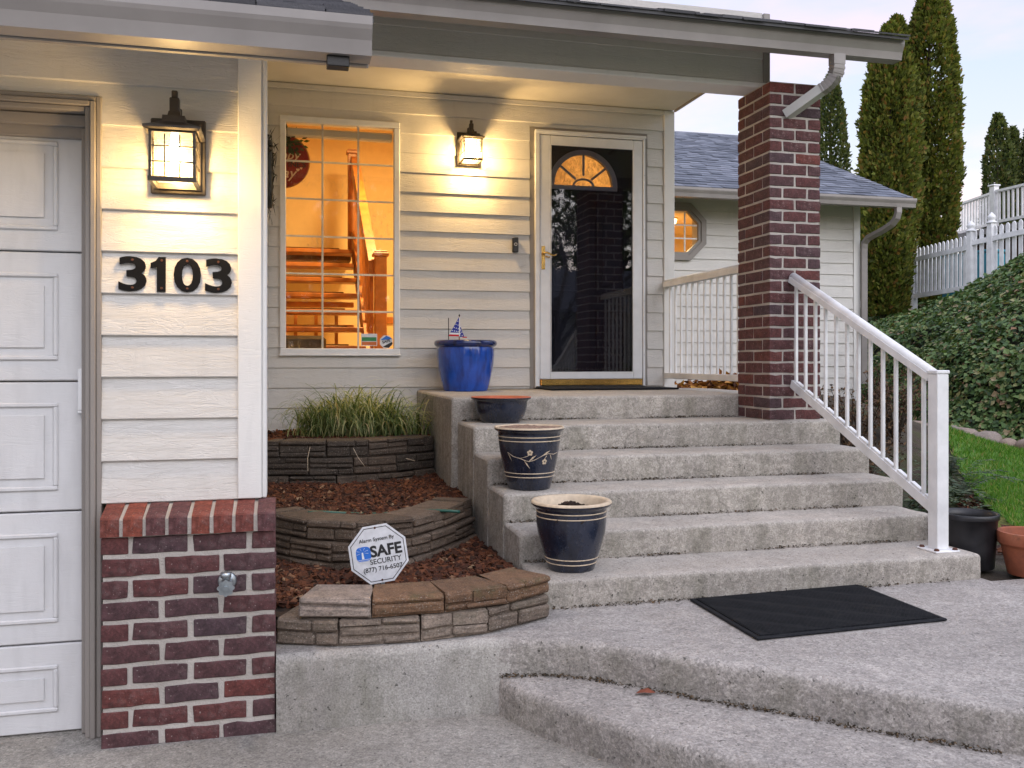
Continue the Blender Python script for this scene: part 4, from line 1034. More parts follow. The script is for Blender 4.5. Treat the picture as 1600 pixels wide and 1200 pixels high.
# ------------------------------------------------------------------ lanterns
def lantern(xc, yw, zb, label, power):
    t = thing('wall_lantern', label, 'lantern', (xc, yw, zb), 'wall lanterns beside the doors')
    def B(*a, c=0.002): m = MB(); m.box(a[0] + xc, a[1] + xc, a[2] + yw, a[3] + yw, a[4] + zb, a[5] + zb, c); return m
    yc = -0.118; hw = 0.070
    m = B(-0.093, 0.093, -0.014, 0, 0, 0.268, c=0.004); m.box(xc - 0.078, xc + 0.078, yw - 0.022, yw - 0.0145, zb + 0.015, zb + 0.253, 0.003); part('back_plate', m, BRONZE, t)
    m = B(-0.011, 0.011, yc - 0.005, -0.0225, 0.280, 0.296); m.box(xc - 0.016, xc + 0.016, yw + yc - 0.016, yw + yc + 0.016, zb + 0.262, zb + 0.312, 0.003); m.box(xc - 0.010, xc + 0.010, yw + yc - 0.010, yw + yc + 0.010, zb + 0.3125, zb + 0.338, 0.003)
    m.box(xc - 0.014, xc + 0.014, yw - 0.036, yw - 0.0225, zb + 0.225, zb + 0.300, 0.003); part('arm', m, BRONZE, t)
    m = MB(); q = math.sqrt(2)
    def ring(h_, z): return [(xc - h_, yw + yc - h_, zb + z), (xc + h_, yw + yc - h_, zb + z), (xc + h_, yw + yc + h_, zb + z), (xc - h_, yw + yc + h_, zb + z)]
    prof = [(0.060, 0.190), (0.084, 0.184), (0.092, 0.190), (0.092, 0.197), (0.072, 0.205), (0.052, 0.216), (0.038, 0.222), (0.036, 0.245), (0.022, 0.247), (0.018, 0.264)]
    V = [p for h_, z in prof for p in ring(h_, z)]; n_ = len(prof)
    F = [(i * 4 + k, i * 4 + (k + 1) % 4, (i + 1) * 4 + (k + 1) % 4, (i + 1) * 4 + k) for i in range(n_ - 1) for k in range(4)] + [tuple((n_ - 1) * 4 + k for k in range(4)), (3, 2, 1, 0)]
    m.add(V, F); part('roof_cap', m, BRONZE, t)
    m = MB(); rr = 0.0045
    for sx in (-1, 1):
        for sy in (-1, 1): m.box(xc + sx * hw - rr, xc + sx * hw + rr, yw + yc + sy * hw - rr, yw + yc + sy * hw + rr, zb + 0.028, zb + 0.190)
    for z0, z1, e in ((0.012, 0.028, 0.007), (0.178, 0.1895, 0.005)):
        for sy in (-1, 1): m.box(xc - hw - e, xc + hw + e, yw + yc + sy * hw - e * 0.8, yw + yc + sy * hw + e * 0.8, zb + z0, zb + z1)
        for sx in (-1, 1): m.box(xc + sx * hw - e * 0.79, xc + sx * hw + e * 0.79, yw + yc - hw + e, yw + yc + hw - e, zb + z0 + 0.0006, zb + z1 - 0.0006)
    part('cage_frame', m, BRONZE, t)
    r2 = 0.0022
    for z in (0.078, 0.130):
        for sy in (-1, 1): m = MB(); m.box(xc - hw - 0.004, xc + hw + 0.004, yw + yc + sy * (hw + 0.004) - r2, yw + yc + sy * (hw + 0.004) + r2, zb + z - r2, zb + z + r2); part('cage_bar', m, BRONZE, t)
        for sx in (-1, 1): m = MB(); m.box(xc + sx * (hw + 0.004) - r2, xc + sx * (hw + 0.004) + r2, yw + yc - hw, yw + yc + hw, zb + z - r2 * 0.9, zb + z + r2 * 0.9); part('cage_bar', m, BRONZE, t)
    for s_ in (-0.024, 0.024):
        for sy in (-1, 1): m = MB(); m.box(xc + s_ - r2, xc + s_ + r2, yw + yc + sy * (hw + 0.001) - r2 * 0.8, yw + yc + sy * (hw + 0.001) + r2 * 0.8, zb + 0.0285, zb + 0.1715); part('cage_bar', m, BRONZE, t)
        for sx in (-1, 1): m = MB(); m.box(xc + sx * (hw + 0.001) - r2 * 0.8, xc + sx * (hw + 0.001) + r2 * 0.8, yw + yc + s_ - r2, yw + yc + s_ + r2, zb + 0.0285, zb + 0.1715); part('cage_bar', m, BRONZE, t)
    m = MB(); g_ = 0.060
    for sy in (-1, 1): m.add([(xc - g_, yw + yc + sy * g_, zb + 0.03), (xc + g_, yw + yc + sy * g_, zb + 0.03), (xc + g_, yw + yc + sy * g_, zb + 0.18), (xc - g_, yw + yc + sy * g_, zb + 0.18)], [(0, 1, 2, 3)])
    for sx in (-1, 1): m.add([(xc + sx * g_, yw + yc - g_, zb + 0.03), (xc + sx * g_, yw + yc + g_, zb + 0.03), (xc + sx * g_, yw + yc + g_, zb + 0.18), (xc + sx * g_, yw + yc - g_, zb + 0.18)], [(0, 1, 2, 3)])
    m.add([(xc - g_, yw + yc - g_, zb + 0.031), (xc + g_, yw + yc - g_, zb + 0.031), (xc + g_, yw + yc + g_, zb + 0.031), (xc - g_, yw + yc + g_, zb + 0.031)], [(0, 1, 2, 3)])
    part('glass', m, SEEDED, t)
    m = MB(); m.smooth = True; m.lathe([(0.0, 0.085), (0.014, 0.090), (0.022, 0.105), (0.024, 0.122), (0.018, 0.145), (0.012, 0.16), (0.012, 0.185)], 16, (xc, yw + yc, zb)); part('bulb', m, BULB, t)
    ld = bpy.data.lights.new('lantern_light', 'POINT'); ld.energy = power; ld.color = (1.0, 0.64, 0.25); ld.shadow_soft_size = 0.045
    lo = bpy.data.objects.new('lantern_light', ld); lo.location = (0, yc, 0.075); link(lo, t)
lantern(-0.378, GY - 0.017, 1.640, 'lit black cage lantern on the garage wall above the house number', 18.0)
lantern(1.395, EY - 0.017, 2.600, 'lit black cage lantern between the entry window and the storm door', 50.0)

# ------------------------------------------------------------------ small fittings on the walls
for ch, x, lab in (('3', -0.532, 'black numeral three nearest the garage door, starting the house number'), ('1', -0.447, 'narrow black numeral one, second in the house number'),
                   ('0', -0.349, 'oval black numeral zero, third in the house number'), ('3', -0.243, 'black numeral three ending the house number, by the white corner board')):
    t = thing('house_number_digit', lab, 'house number', (x, GY - 0.019, 1.355), 'house number digits on the garage wall')
    me = text_mesh(ch, 0.150, INKMETAL, 0.005, 0.0034, name='digit')
    xs_ = [v.co.x for v in me.vertices]; ys_ = [v.co.y for v in me.vertices]
    if ch == '1':
        bpy.data.meshes.remove(me); mm = MB(); mm.prism([(-0.004, -0.062), (0.025, -0.062), (0.025, 0.062), (0.002, 0.062), (-0.008, 0.048), (-0.025, 0.040), (-0.025, 0.022), (-0.004, 0.026)], 'z', -0.005, 0.005); me = mesh_of(mm, 'digit', INKMETAL); xs_, ys_ = (-0.025, 0.025), (-0.062, 0.062)
    sy = 0.124 / (max(ys_) - min(ys_)); sx = (0.050 if ch == '1' else 0.092) / (max(xs_) - min(xs_)); cx_, cy_ = (max(xs_) + min(xs_)) / 2, (max(ys_) + min(ys_)) / 2
    for v in me.vertices: v.co = ((v.co.x - cx_) * sx, (v.co.y - cy_) * sy, v.co.z)
    inst('digit_plate', me, t, (x, GY - 0.018, 1.355), (R(90), 0, 0))
    for dz in (-0.049, 0.049):
        dx = 0.0 if ch != '1' else 0.012
        mm = MB(); mm.lathe([(0.0, 0.0015), (0.0042, 0.001), (0.0048, 0.0)], 10); mm.v = [(a + x + dx, GY - 0.0235 - c, b_ + 1.355 + dz) for a, b_, c in mm.v]; part('screw', mm, RUST, t)
bell = thing('doorbell', 'slim black video doorbell with a round white button beside the storm door', 'doorbell', (1.778, EY - 0.02, 1.93))
m = MB(); m.box(1.754, 1.803, EY - 0.044, EY - 0.014, 1.926, 2.046, 0.006); part('case', m, PLASTIC, bell)
m = MB(); m.lathe([(0.0095, 0.0), (0.0125, 0.0), (0.0125, 0.002), (0.0095, 0.002)], 20, close=True); m.v = [(a + 1.7785, EY - 0.0445 - c, b_ + 1.990) for a, b_, c in m.v]; part('button_ring', m, WHITEINK, bell)
m = MB(); m.lathe([(0.0, 0.001), (0.007, 0.001), (0.007, 0.0)], 16); m.v = [(a + 1.7785, EY - 0.0445 - c, b_ + 2.028) for a, b_, c in m.v]; part('lens', m, INK, bell)

sp = thing('hose_bibb', 'galvanised hose tap with a scalloped wheel on the brick wainscot', 'tap', (-0.206, 3.27, 0.278))
m = MB(); m.smooth = True; m.lathe([(0, 0), (0.030, 0), (0.032, 0.004), (0.026, 0.008), (0.015, 0.009), (0.013, 0.03), (0.019, 0.032), (0.019, 0.05), (0.012, 0.052), (0.010, 0.07), (0, 0.07)], 20)
m.v = [(a - 0.206, 3.279 - c, b_ + 0.278) for a, b_, c in m.v]; part('body', m, GALV, sp)
m = MB(); m.smooth = True; m.tube([(-0.206, 3.24, 0.28), (-0.206, 3.225, 0.30), (-0.206, 3.21, 0.315)], 0.014, 12); m.lathe([(0, 0), (0.018, 0), (0.018, 0.016), (0.013, 0.018), (0, 0.018)], 16, (-0.206, 3.208, 0.305)); part('vacuum_breaker', m, GALV, sp)
m = MB(); n_ = 40; prof = [(0.024 + 0.0055 * (0.5 + 0.5 * math.cos(8 * 2 * math.pi * k / n_)), 2 * math.pi * k / n_) for k in range(n_)]
m.prism([(-0.206 + r_ * math.cos(a), 0.270 + r_ * math.sin(a)) for r_, a in prof], 'y', 3.196, 3.207); m.lathe([(0, 0), (0.008, 0), (0.008, 0.008), (0, 0.008)], 12); 
k0 = len(m.v) - 48; m.v[k0:] = [(a - 0.206, 3.196 - c, b_ + 0.270) for a, b_, c in m.v[k0:]]; part('wheel_handle', m, GALV, sp)

wre = thing('dried_wreath', 'grey dried twig wreath hanging on the return wall beside the window', 'wreath', (-0.12, 6.0, 2.26))
m = MB()
for k in range(420):
    a = random.uniform(0, 2 * math.pi); r_ = 0.20 + random.gauss(0, 0.035); c = Vector((-0.115 + random.gauss(0, 0.014), 6.0 + r_ * math.cos(a), 2.26 + r_ * math.sin(a)))
    d = Vector((random.uniform(-0.25, 0.35), -math.sin(a) + random.gauss(0, 0.5), math.cos(a) + random.gauss(0, 0.5))).normalized() * random.uniform(0.05, 0.10)
    s_ = d.cross(Vector((1, 0.3, 0.2))).normalized() * 0.006; m.add([c, c + d * 0.5 + s_, c + d, c + d * 0.5 - s_], [(0, 1, 2, 3)])
part('twigs', m, WREATH, wre)['kind'] = 'stuff'
m = MB(); m.smooth = True; m.tube([(-0.118, 6.0 + 0.2 * math.cos(a), 2.26 + 0.2 * math.sin(a)) for a in np.linspace(0, 2 * math.pi, 25)], 0.022, 8); part('ring', m, WREATH, wre)

# ------------------------------------------------------------------ railings
def top_rail(path):
    m = MB(); m.tube(path, 0, rect=(0.062, 0.036)); 
    up = [tuple(Vector(p) + Vector((0, 0, 0.016))) for p in path]; m.smooth = True; m.tube(up, 0.029, 14); return m
RX = 3.10
sr = thing('stair_railing', 'white metal stair railing with square balusters running down to a corner post', 'railing', (RX, 3.74, 0.119))
p0, p1 = Vector((RX, 5.042, 1.565)), Vector((RX, 3.777, 0.966))
part('top_rail', top_rail([p0, p1]), VINYL, sr)
b0, b1 = Vector((RX, 5.042, 0.905)), Vector((RX, 3.775, 0.322))
m = MB(); m.tube([b0, b1], 0, rect=(0.034, 0.050)); part('bottom_rail', m, VINYL, sr)
NB = 12
for k in range(NB):
    t = (k + 0.35) / NB; y = lerp(p0.y, p1.y, t); za = lerp(b0.z, b1.z, t) + 0.015; zb = lerp(p0.z, p1.z, t) - 0.01
    m = MB(); m.box(RX - 0.009, RX + 0.009, y - 0.009, y + 0.009, za, zb, 0.002); part('baluster', m, VINYL, sr)
m = MB()
for k in range(NB):
    ta, tb = (k + 0.52) / NB, (k + 1.20) / NB
    if tb > 1: tb = 0.995
    a = b0.lerp(b1, ta) + Vector((0, 0, 0.034)); b_ = b0.lerp(b1, tb) + Vector((0, 0, 0.034)); m.tube([a, b_], 0, rect=(0.022, 0.014))
part('rail_infill', m, VINYL, sr)
m = MB(); m.box(RX - 0.034, RX + 0.034, 3.708, 3.776, 0.127, 0.985, 0.004); m.box(RX - 0.0342, RX - 0.006, 3.7065, 3.709, 0.13, 0.98)
part('corner_post', m, VINYL, sr)
m = MB(); m.box(RX - 0.038, RX + 0.038, 3.704, 3.780, 0.9855, 1.003, 0.004); part('post_cap', m, VINYL, sr)
m = MB(); m.box(RX - 0.07, RX + 0.07, 3.672, 3.812, 0.1195, 0.128, 0.003); part('base_plate', m, VINYL, sr)
for sx in (-0.052, 0.052):
    for sy in (3.690, 3.794):
        m = MB(); m.lathe([(0, 0.011), (0.009, 0.010), (0.012, 0.004), (0.013, 0.0)], 10, (RX + sx, sy, 0.128)); part('bolt', m, RUST, sr)
lr = thing('landing_railing', 'white guard railing along the landing edge between column and house corner', 'railing', (3.09, 6.2, 0.822))
part('top_rail', top_rail([(3.09, 6.968, 1.688), (3.09, 5.462, 1.688)]), VINYL, lr)
m = MB(); m.box(3.072, 3.108, 5.462, 6.968, 0.905, 0.952, 0.004); part('bottom_rail', m, VINYL, lr)
for k in range(14):
    y = 5.52 + 0.105 * k; m = MB(); m.box(3.0815, 3.0985, y - 0.0085, y + 0.0085, 0.952, 1.675, 0.002); part('baluster', m, VINYL, lr)

# ------------------------------------------------------------------ terraced block walls
def arc_len(P):
    L_ = [0.0]
    for a, b_ in zip(P, P[1:]): L_.append(L_[-1] + (b_ - a).length)
    return L_
def at_len(P, L_, s_):
    s_ = max(0, min(L_[-1], s_))
    for i in range(len(P) - 1):
        if s_ <= L_[i + 1] + 1e-9:
            t = (s_ - L_[i]) / max(1e-9, L_[i + 1] - L_[i]); return P[i].lerp(P[i + 1], t)
    return P[-1]
def block(parent, A, B, z0, z1, depth, mat, seed, bevel_top=0.008):
    """faux ledge-stone block between plan points A and B (front edge): body plus separate proud ledges"""
    rnd = random.Random(seed); t = (B - A); w = t.length; t.normalize(); n_ = Vector((t.y, -t.x))
    h = z1 - z0; m = MB()
    taper = 0.10 * depth
    def P(s_, d, z): q = A + t * s_ + n_ * d; return Vector((q.x, q.y, z))
    g_ = 0.003
    V = [P(g_, -0.010, z0), P(w - g_, -0.010, z0), P(w - g_ - taper, -depth, z0), P(g_ + taper, -depth, z0)]
    V += [P(g_ + 0.002, -0.010, z1 - 0.004), P(w - g_ - 0.002, -0.010, z1 - 0.004), P(w - g_ - taper, -depth, z1), P(g_ + taper, -depth, z1)]
    V += [P(g_ + 0.006, -0.020, z1), P(w - g_ - 0.006, -0.020, z1)]
    m.add(V, [(0, 1, 5, 4), (1, 2, 6, 9, 5), (3, 0, 4, 8, 7), (2, 3, 7, 6), (4, 5, 9, 8), (8, 9, 6, 7), (3, 2, 1, 0)])
    rows = rnd.choice((2, 2, 3)) if h > 0.085 else 2
    cuts = [rnd.uniform(0.6, 1.3) for _ in range(rows)]; tot = sum(cuts); z = z0
    for r_ in range(rows):
        hh = h * cuts[r_] / tot; za, zb = z, z + hh; z = zb
        ns = rnd.choice((1, 2, 2)) if w > 0.15 else 1
        sp_ = [g_] + ([w * rnd.uniform(0.3, 0.7)] if ns == 2 else []) + [w - g_]
        for sa, sb in zip(sp_, sp_[1:]):
            out = rnd.uniform(-0.002, 0.012); b_ = MB(); c = 0.008
            b_.box(sa + 0.0015, sb - 0.0015, -0.018, out, za + 0.002 + rnd.uniform(0, 0.003), zb - 0.0015 - rnd.uniform(0, 0.002), c)
            # a little extra relief: split long faces by jittering
            b_.v = [tuple(P(x, y if y < -0.012 else y + 0.007 * noise.noise(Vector((x * 18 + seed, zz * 30, seed * 0.7))), zz + 0.006 * noise.noise(Vector((x * 9, seed, zz * 9))))) for x, y, zz in b_.v]
            m.add(b_.v, b_.f)
    c = P(w / 2, -depth / 2, (z0 + z1) / 2)
    return part('block', m, mat, parent, tuple(c))
def block_wall(name, label, front, courses, ground_z, depth=0.2, lengths=0.29, back=0.0):
    t = thing(name, label, 'retaining wall', (front[len(front) // 2][0], front[len(front) // 2][1], ground_z), 'terraced block retaining walls')
    z = ground_z
    for ci, (h, setback, shift, mats) in enumerate(courses):
        P = smooth_line(resample(front, 0.06), 4); N = normals2(P); P = [p - n_ * setback for p, n_ in zip(P, N)]
        L_ = arc_len(P); s_ = -shift; i = 0
        while s_ < L_[-1] - 0.05:
            w = lengths * random.uniform(0.92, 1.06); a, b_ = max(0, s_), min(L_[-1], s_ + w)
            if L_[-1] - b_ < 0.06: b_ = L_[-1]
            if b_ - a > 0.03:
                mt = mats[i % len(mats)] if isinstance(mats, (list, tuple)) else mats
                A, B = at_len(P, L_, a), at_len(P, L_, b_)
                block(t, A, B, z + 0.001, z + h - 0.0015 - random.uniform(0, 0.003), depth, mt, ci * 37 + i * 5.3 + len(name) * 11)
            s_ = b_ if b_ > a else s_ + w; i += 1
        z += h
    return t
UP = [(-0.155, 5.90), (0.0, 5.845), (0.2, 5.80), (0.40, 5.79), (0.58, 5.815), (0.78, 5.92), (0.92, 6.02), (0.985, 6.06)]
block_wall('retaining_wall', 'dark weathered block wall, topmost terrace below the ornamental grass', UP, [(0.112, 0.0, 0.10, BLOCK_DARK), (0.112, 0.012, 0.0, BLOCK_DARK), (0.112, 0.024, 0.17, BLOCK_DARK)], 0.205, 0.18)
MID = [(-0.155, 4.76), (-0.04, 4.57), (0.09, 4.38), (0.245, 4.275), (0.40, 4.25), (0.52, 4.265), (0.66, 4.38), (0.80, 4.55), (0.93, 4.75), (1.022, 4.90)]
block_wall('retaining_wall', 'brown-grey block wall, middle terrace behind the security sign', MID, [(0.098, 0.0, 0.12, BLOCK_MID), (0.098, 0.012, 0.0, BLOCK_MID), (0.098, 0.024, 0.19, BLOCK_MID)], -0.012, 0.20)
LOW = [(-0.045, 3.405), (0.07, 3.345), (0.20, 3.300), (0.48, 3.288), (0.76, 3.325), (0.92, 3.40), (1.05, 3.50)]
low = block_wall('retaining_wall', 'lowest block wall with rust-brown cap blocks resting on the walkway edge', LOW[:-1] + [(1.035, 3.492)], [(0.099, 0.0, 0.045, [BLOCK_GREY]), ], 0.002, 0.20, 0.285)
P = smooth_line(resample(LOW + [(1.07, 3.515)], 0.05), 4); N = normals2(P); P = [p - n_ * 0.004 for p, n_ in zip(P, N)]; L_ = arc_len(P)
s_ = 0.085
for i, mt in enumerate((BLOCK_PALE, BLOCK_RUST, BLOCK_RUST, BLOCK_RUST)):
    w = (0.275, 0.275, 0.265, 0.25)[i]; block(low, at_len(P, L_, s_), at_len(P, L_, min(L_[-1], s_ + w)), 0.103, 0.174, 0.21, mt, 900 + i * 7); s_ += w

# mulch beds: soil sheet plus loose bark chips
def chips(name, poly_fn, n, zf, mat, size=(0.016, 0.045), seed=3, group=None):
    r = np.random.default_rng(seed); V = []; F = []; got = 0
    cube = np.array([(x, y, z) for z in (-.5, .5) for y in (-.5, .5) for x in (-.5, .5)]); cf = np.array([(0, 2, 3, 1), (4, 5, 7, 6), (0, 1, 5, 4), (2, 6, 7, 3), (0, 4, 6, 2), (1, 3, 7, 5)])
    while got < n:
        p = poly_fn(r)
        if p is None: continue
        L_ = r.uniform(*size); s_ = np.array([L_, L_ * r.uniform(.3, .6), L_ * r.uniform(.10, .25)])
        a, b_, c = r.uniform(0, 6.28), r.normal(0, .45), r.normal(0, .45)
        Rm = np.array(Matrix.Rotation(a, 3, 'Z') @ Matrix.Rotation(b_, 3, 'X') @ Matrix.Rotation(c, 3, 'Y'))
        k = cube.copy(); k[:, 0] *= (1 + r.uniform(-.4, .2) * (k[:, 1] > 0))
        V.append((k * s_) @ Rm.T + np.array([p[0], p[1], zf(p[0], p[1]) + r.uniform(0, 0.012)])); F.append(cf + 8 * got); got += 1
    return tag(link(bpy.data.objects.new(name, fast_mesh(name, np.concatenate(V), np.concatenate(F), mat))), kind='stuff')
def y_on(line, x):
    for a, b_ in zip(line, line[1:]):
        if a[0] <= x <= b_[0]: return lerp(a[1], b_[1], (x - a[0]) / (b_[0] - a[0]))
    return line[0][1] if x < line[0][0] else line[-1][1]
def z_up(x, y): t = (y - y_on(MID, x)) / max(0.2, y_on(UP, x) - y_on(MID, x)); return lerp(0.235, 0.262, max(0, min(1, t))) + 0.012 * bump2(x, y, 6)
def z_low(x, y): t = (y - y_on(LOW, x)) / max(0.2, y_on(MID, x) - y_on(LOW, x)); return lerp(0.10, 0.055, max(0, min(1, t))) + 0.010 * bump2(x, y, 6)
def bed(name, x0, x1, fa, fb, zf):
    V = []; F = []; nx, ny = 40, 30
    for i in range(nx + 1):
        x = lerp(x0, x1, i / nx)
        for j in range(ny + 1):
            y = lerp(fa(x), fb(x), j / ny); V.append((x, y, zf(x, y) - 0.012))
    F = [(i * (ny + 1) + j, (i + 1) * (ny + 1) + j, (i + 1) * (ny + 1) + j + 1, i * (ny + 1) + j + 1) for i in range(nx) for j in range(ny)]
    return tag(link(bpy.data.objects.new(name, fast_mesh(name, np.array(V), np.array(F), SOIL, True))), kind='structure')
bed('planter_soil', -0.158, 0.98, lambda x: y_on(UP, x) + 0.06, lambda x: 6.985, lambda x, y: 0.52)
bed('planter_soil', -0.158, 1.02, lambda x: y_on(MID, x) + 0.08, lambda x: y_on(UP, x) + 0.03, z_up)
bed('planter_soil', -0.158, 1.02, lambda x: y_on(LOW, x) + 0.08, lambda x: y_on(MID, x) + 0.03, z_low)
def in_up(r):
    x = r.uniform(-0.15, 1.01); y = r.uniform(y_on(MID, x) + 0.19, y_on(UP, x) - 0.005); return (x, y)
def in_low(r):
    x = r.uniform(-0.15, 1.02); a, b_ = y_on(LOW, x) + 0.20, y_on(MID, x) - 0.005
    return (x, r.uniform(a, b_)) if b_ > a else None
def in_top(r): x = r.uniform(-0.15, 0.97); return (x, r.uniform(y_on(UP, x) + 0.17, 6.97))
chips('bark_mulch', in_up, 4600, z_up, BARK_CHIPS, (0.018, 0.052), 3)
chips('bark_mulch', in_low, 3800, z_low, BARK_CHIPS, (0.016, 0.046), 4)
chips('bark_mulch', in_top, 1500, lambda x, y: 0.515, BARK_CHIPS, (0.016, 0.046), 5)
hz = thing('garden_hose', 'dark green drip hose half buried in the bark mulch', 'hose', (0.4, 4.7, 0.25))
m = MB(); m.smooth = True; m.tube([(x, 4.62 + 0.10 * math.sin(x * 5), 0.262 + 0.014 * math.sin(x * 9 + 1)) for x in np.linspace(0.10, 0.86, 30)], 0.008, 8); part('tubing', m, HOSE, hz)

# variegated sedge on the top terrace
sed = thing('ornamental_grass', 'arching clump of variegated yellow-green grass on the top terrace', 'ornamental grass', (0.43, 6.36, 0.53))
r = np.random.default_rng(21); V = []; F = []
for k in range(1500):
    cl = r.choice(4, p=(.42, .26, .2, .12)); cx = (0.42, 0.60, 0.24, 0.78)[cl] + r.normal(0, .085); cy = (6.36, 6.34, 6.38, 6.30)[cl] + r.normal(0, .06)
    az = r.uniform(0, 2 * math.pi); lean = r.uniform(.03, .85); ln = r.uniform(.30, .56) * (1, .94, .9, .75)[cl] * (1.18 - .30 * lean); w = r.uniform(.0032, .0062); seg = 9; st = ln / seg; base = len(V)
    d = np.array([math.cos(az), math.sin(az) * .8]); p = np.array([cx, cy, 0.50]); th = math.pi / 2 - lean; tot = r.uniform(2.0, 3.1)
    side = np.array([-d[1], d[0], 0.15])
    for i in range(seg + 1):
        ww_ = w * (1 - (i / seg) ** 2.4) + .0005
        V.append(p + side * ww_); V.append(p - side * ww_)
        p = p + np.array([d[0] * math.cos(th), d[1] * math.cos(th), math.sin(th)]) * st; th = max(-1.45, th - tot * (i + 0.8) * 2 / seg ** 2)
        p[1] = min(p[1], 6.955); fr = y_on(UP, p[0]) - 0.02
        p[2] = max(p[2], 0.548 if p[1] > fr else 0.40)
    F += [(base + 2 * i, base + 2 * i + 2, base + 2 * i + 3, base + 2 * i + 1) for i in range(seg)]
o = bpy.data.objects.new('blades', fast_mesh('blades', np.array(V) - np.array((0.43, 6.36, 0.53)), np.array(F), SEDGE)); o['kind'] = 'stuff'; link(o, sed)
for (pts, n_) in (([(0.135, 5.75, 0.51), (0.12, 5.735, 0.44), (0.122, 5.73, 0.36)], 1), ([(0.40, 5.70, 0.50), (0.43, 5.69, 0.44), (0.47, 5.69, 0.385)], 2), ([(0.74, 5.76, 0.42), (0.80, 5.78, 0.40)], 3)):
    m = MB(); m.tube(pts, 0.0017, 5); part('dry_blade', m, CREAM, sed)

# security sign on a stake
SX, SY, SZ = 0.372, 3.80, 0.232
sg = thing('security_sign', 'white octagonal alarm sign on a stake between the lower block walls', 'sign', (SX, SY, SZ))
m = MB(); m.prism(oc(SX, SZ, 0.131), 'y', SY, SY + 0.004); part('board', m, SIGNWHITE, sg)
m = MB(); A, B = oc(SX, SZ, 0.1215), oc(SX, SZ, 0.1185)
for k in range(8): k2 = (k + 1) % 8; m.prism([A[k], A[k2], B[k2], B[k]], 'y', SY - 0.0012, SY - 0.0004)
part('border_line', m, INK, sg)
m = MB(); n_ = 24; m.prism([(SX - 0.062 + 0.031 * math.copysign(abs(math.cos(a)) ** 0.6, math.cos(a)), SZ + 0.008 + 0.031 * math.copysign(abs(math.sin(a)) ** 0.6, math.sin(a))) for a in np.linspace(0, 2 * math.pi, n_ + 1)[:-1]], 'y', SY - 0.0014, SY - 0.0004); part('lighthouse_badge', m, SIGNBLUE, sg)
m = MB(); cx, cz = SX - 0.066, SZ + 0.016
m.prism([(cx - 0.003, cz), (cx + 0.003, cz), (cx + 0.005, cz - 0.028), (cx - 0.005, cz - 0.028)], 'y', SY - 0.0024, SY - 0.0015)
for a in (0.35, 1.1, 1.9, 2.7, -0.35, 3.5):
    dx, dz = math.cos(a), math.sin(a); m.prism([(cx + dx * 0.006, cz + dz * 0.006), (cx + dx * 0.026 - dz * 0.0008, cz + dz * 0.02 + dx * 0.0008), (cx + dx * 0.026 + dz * 0.0008, cz + dz * 0.02 - dx * 0.0008)], 'y', SY - 0.0023, SY - 0.0016)
for k in range(3): m.box(SX - 0.09 + 0.006 * k, SX - 0.034 - 0.004 * k, SY - 0.0023, SY - 0.0016, SZ - 0.0155 - 0.006 * k, SZ - 0.0140 - 0.006 * k)
part('lighthouse', m, WHITEINK, sg)
txt('lettering', 'Alarm System By', 0.0215, INK, sg, (SX, SY - 0.001, SZ + 0.062), 0.0003, 0.0004)
txt('lettering', 'SAFE', 0.064, INK, sg, (SX + 0.033, SY - 0.001, SZ + 0.010), 0.0022, 0.0004)
txt('lettering', 'SECURITY', 0.030, INK, sg, (SX + 0.026, SY - 0.001, SZ - 0.031), 0.0003, 0.0004)
txt('lettering', '(877) 716-6507', 0.0265, INK, sg, (SX + 0.010, SY - 0.001, SZ - 0.062), 0.0004, 0.0004)
m = MB(); m.box(SX - 0.008, SX + 0.008, SY + 0.005, SY + 0.014, SZ - 0.30, SZ + 0.10); part('stake', m, GALV, sg)
m = MB()
for dz in (0.118, -0.118):
    m.lathe([(0, 0.002), (0.004, 0.002), (0.005, 0.0)], 8); k0 = len(m.v) - 24; m.v[k0:] = [(a + SX, SY - 0.0006 - c, b_ + SZ + dz * 0.93) for a, b_, c in m.v[k0:]]
part('bolt', m, RUST, sg)
sg.rotation_euler = (R(-6), R(-8.5), R(-6))

# ------------------------------------------------------------------ pots and mats
def pot(name, label, loc, prof_out, rim_in, mats, soil_z, soil_r, bands=(), soil=SOIL, rim_from=None):
    """prof_out: (radius, z) from foot to rim top; rim_in: inner profile from rim down"""
    t = thing(name, label, 'plant pot', loc)
    m = MB(); m.smooth = True; m.lathe([(0.0, 0.0)] + prof_out, 56, loc); part('body', m, mats[0], t)
    m = MB(); m.smooth = True; m.lathe([prof_out[-1]] + rim_in, 56, loc); part('rim', m, mats[1], t)
    if soil_z is not None:
        m = MB(); m.smooth = True; m.lathe([(0.0, soil_z + 0.012), (soil_r * 0.5, soil_z + 0.008), (soil_r, soil_z)], 40, loc); m.jitter(0.010, 40); part('soil', m, soil, t)
    for r_, z in bands:
        m = MB(); m.smooth = True; m.lathe([(r_ - 0.002, -0.0028), (r_ + 0.0012, -0.0022), (r_ + 0.0012, 0.0022), (r_ - 0.002, 0.0028)], 56, (loc[0], loc[1], loc[2] + z), True); part('band', m, CREAM, t)
    return t
def interp(prof, z):
    for (r0, z0), (r1, z1) in zip(prof, prof[1:]):
        if z0 <= z <= z1: return lerp(r0, r1, (z - z0) / max(1e-6, z1 - z0))
    return prof[-1][0]
BLP = [(0.165, 0.0), (0.170, 0.008), (0.182, 0.05), (0.198, 0.12), (0.212, 0.20), (0.219, 0.27), (0.218, 0.315), (0.214, 0.335)]
bp = (1.315, 6.69, TZ[0])
t = pot('plant_pot', 'large cobalt blue glazed pot holding small flags on the landing', bp, BLP, [], (BLUE, BLUE), 0.345, 0.205)
for o in list(t.children):
    if o.name.startswith('rim'): bpy.data.objects.remove(o)
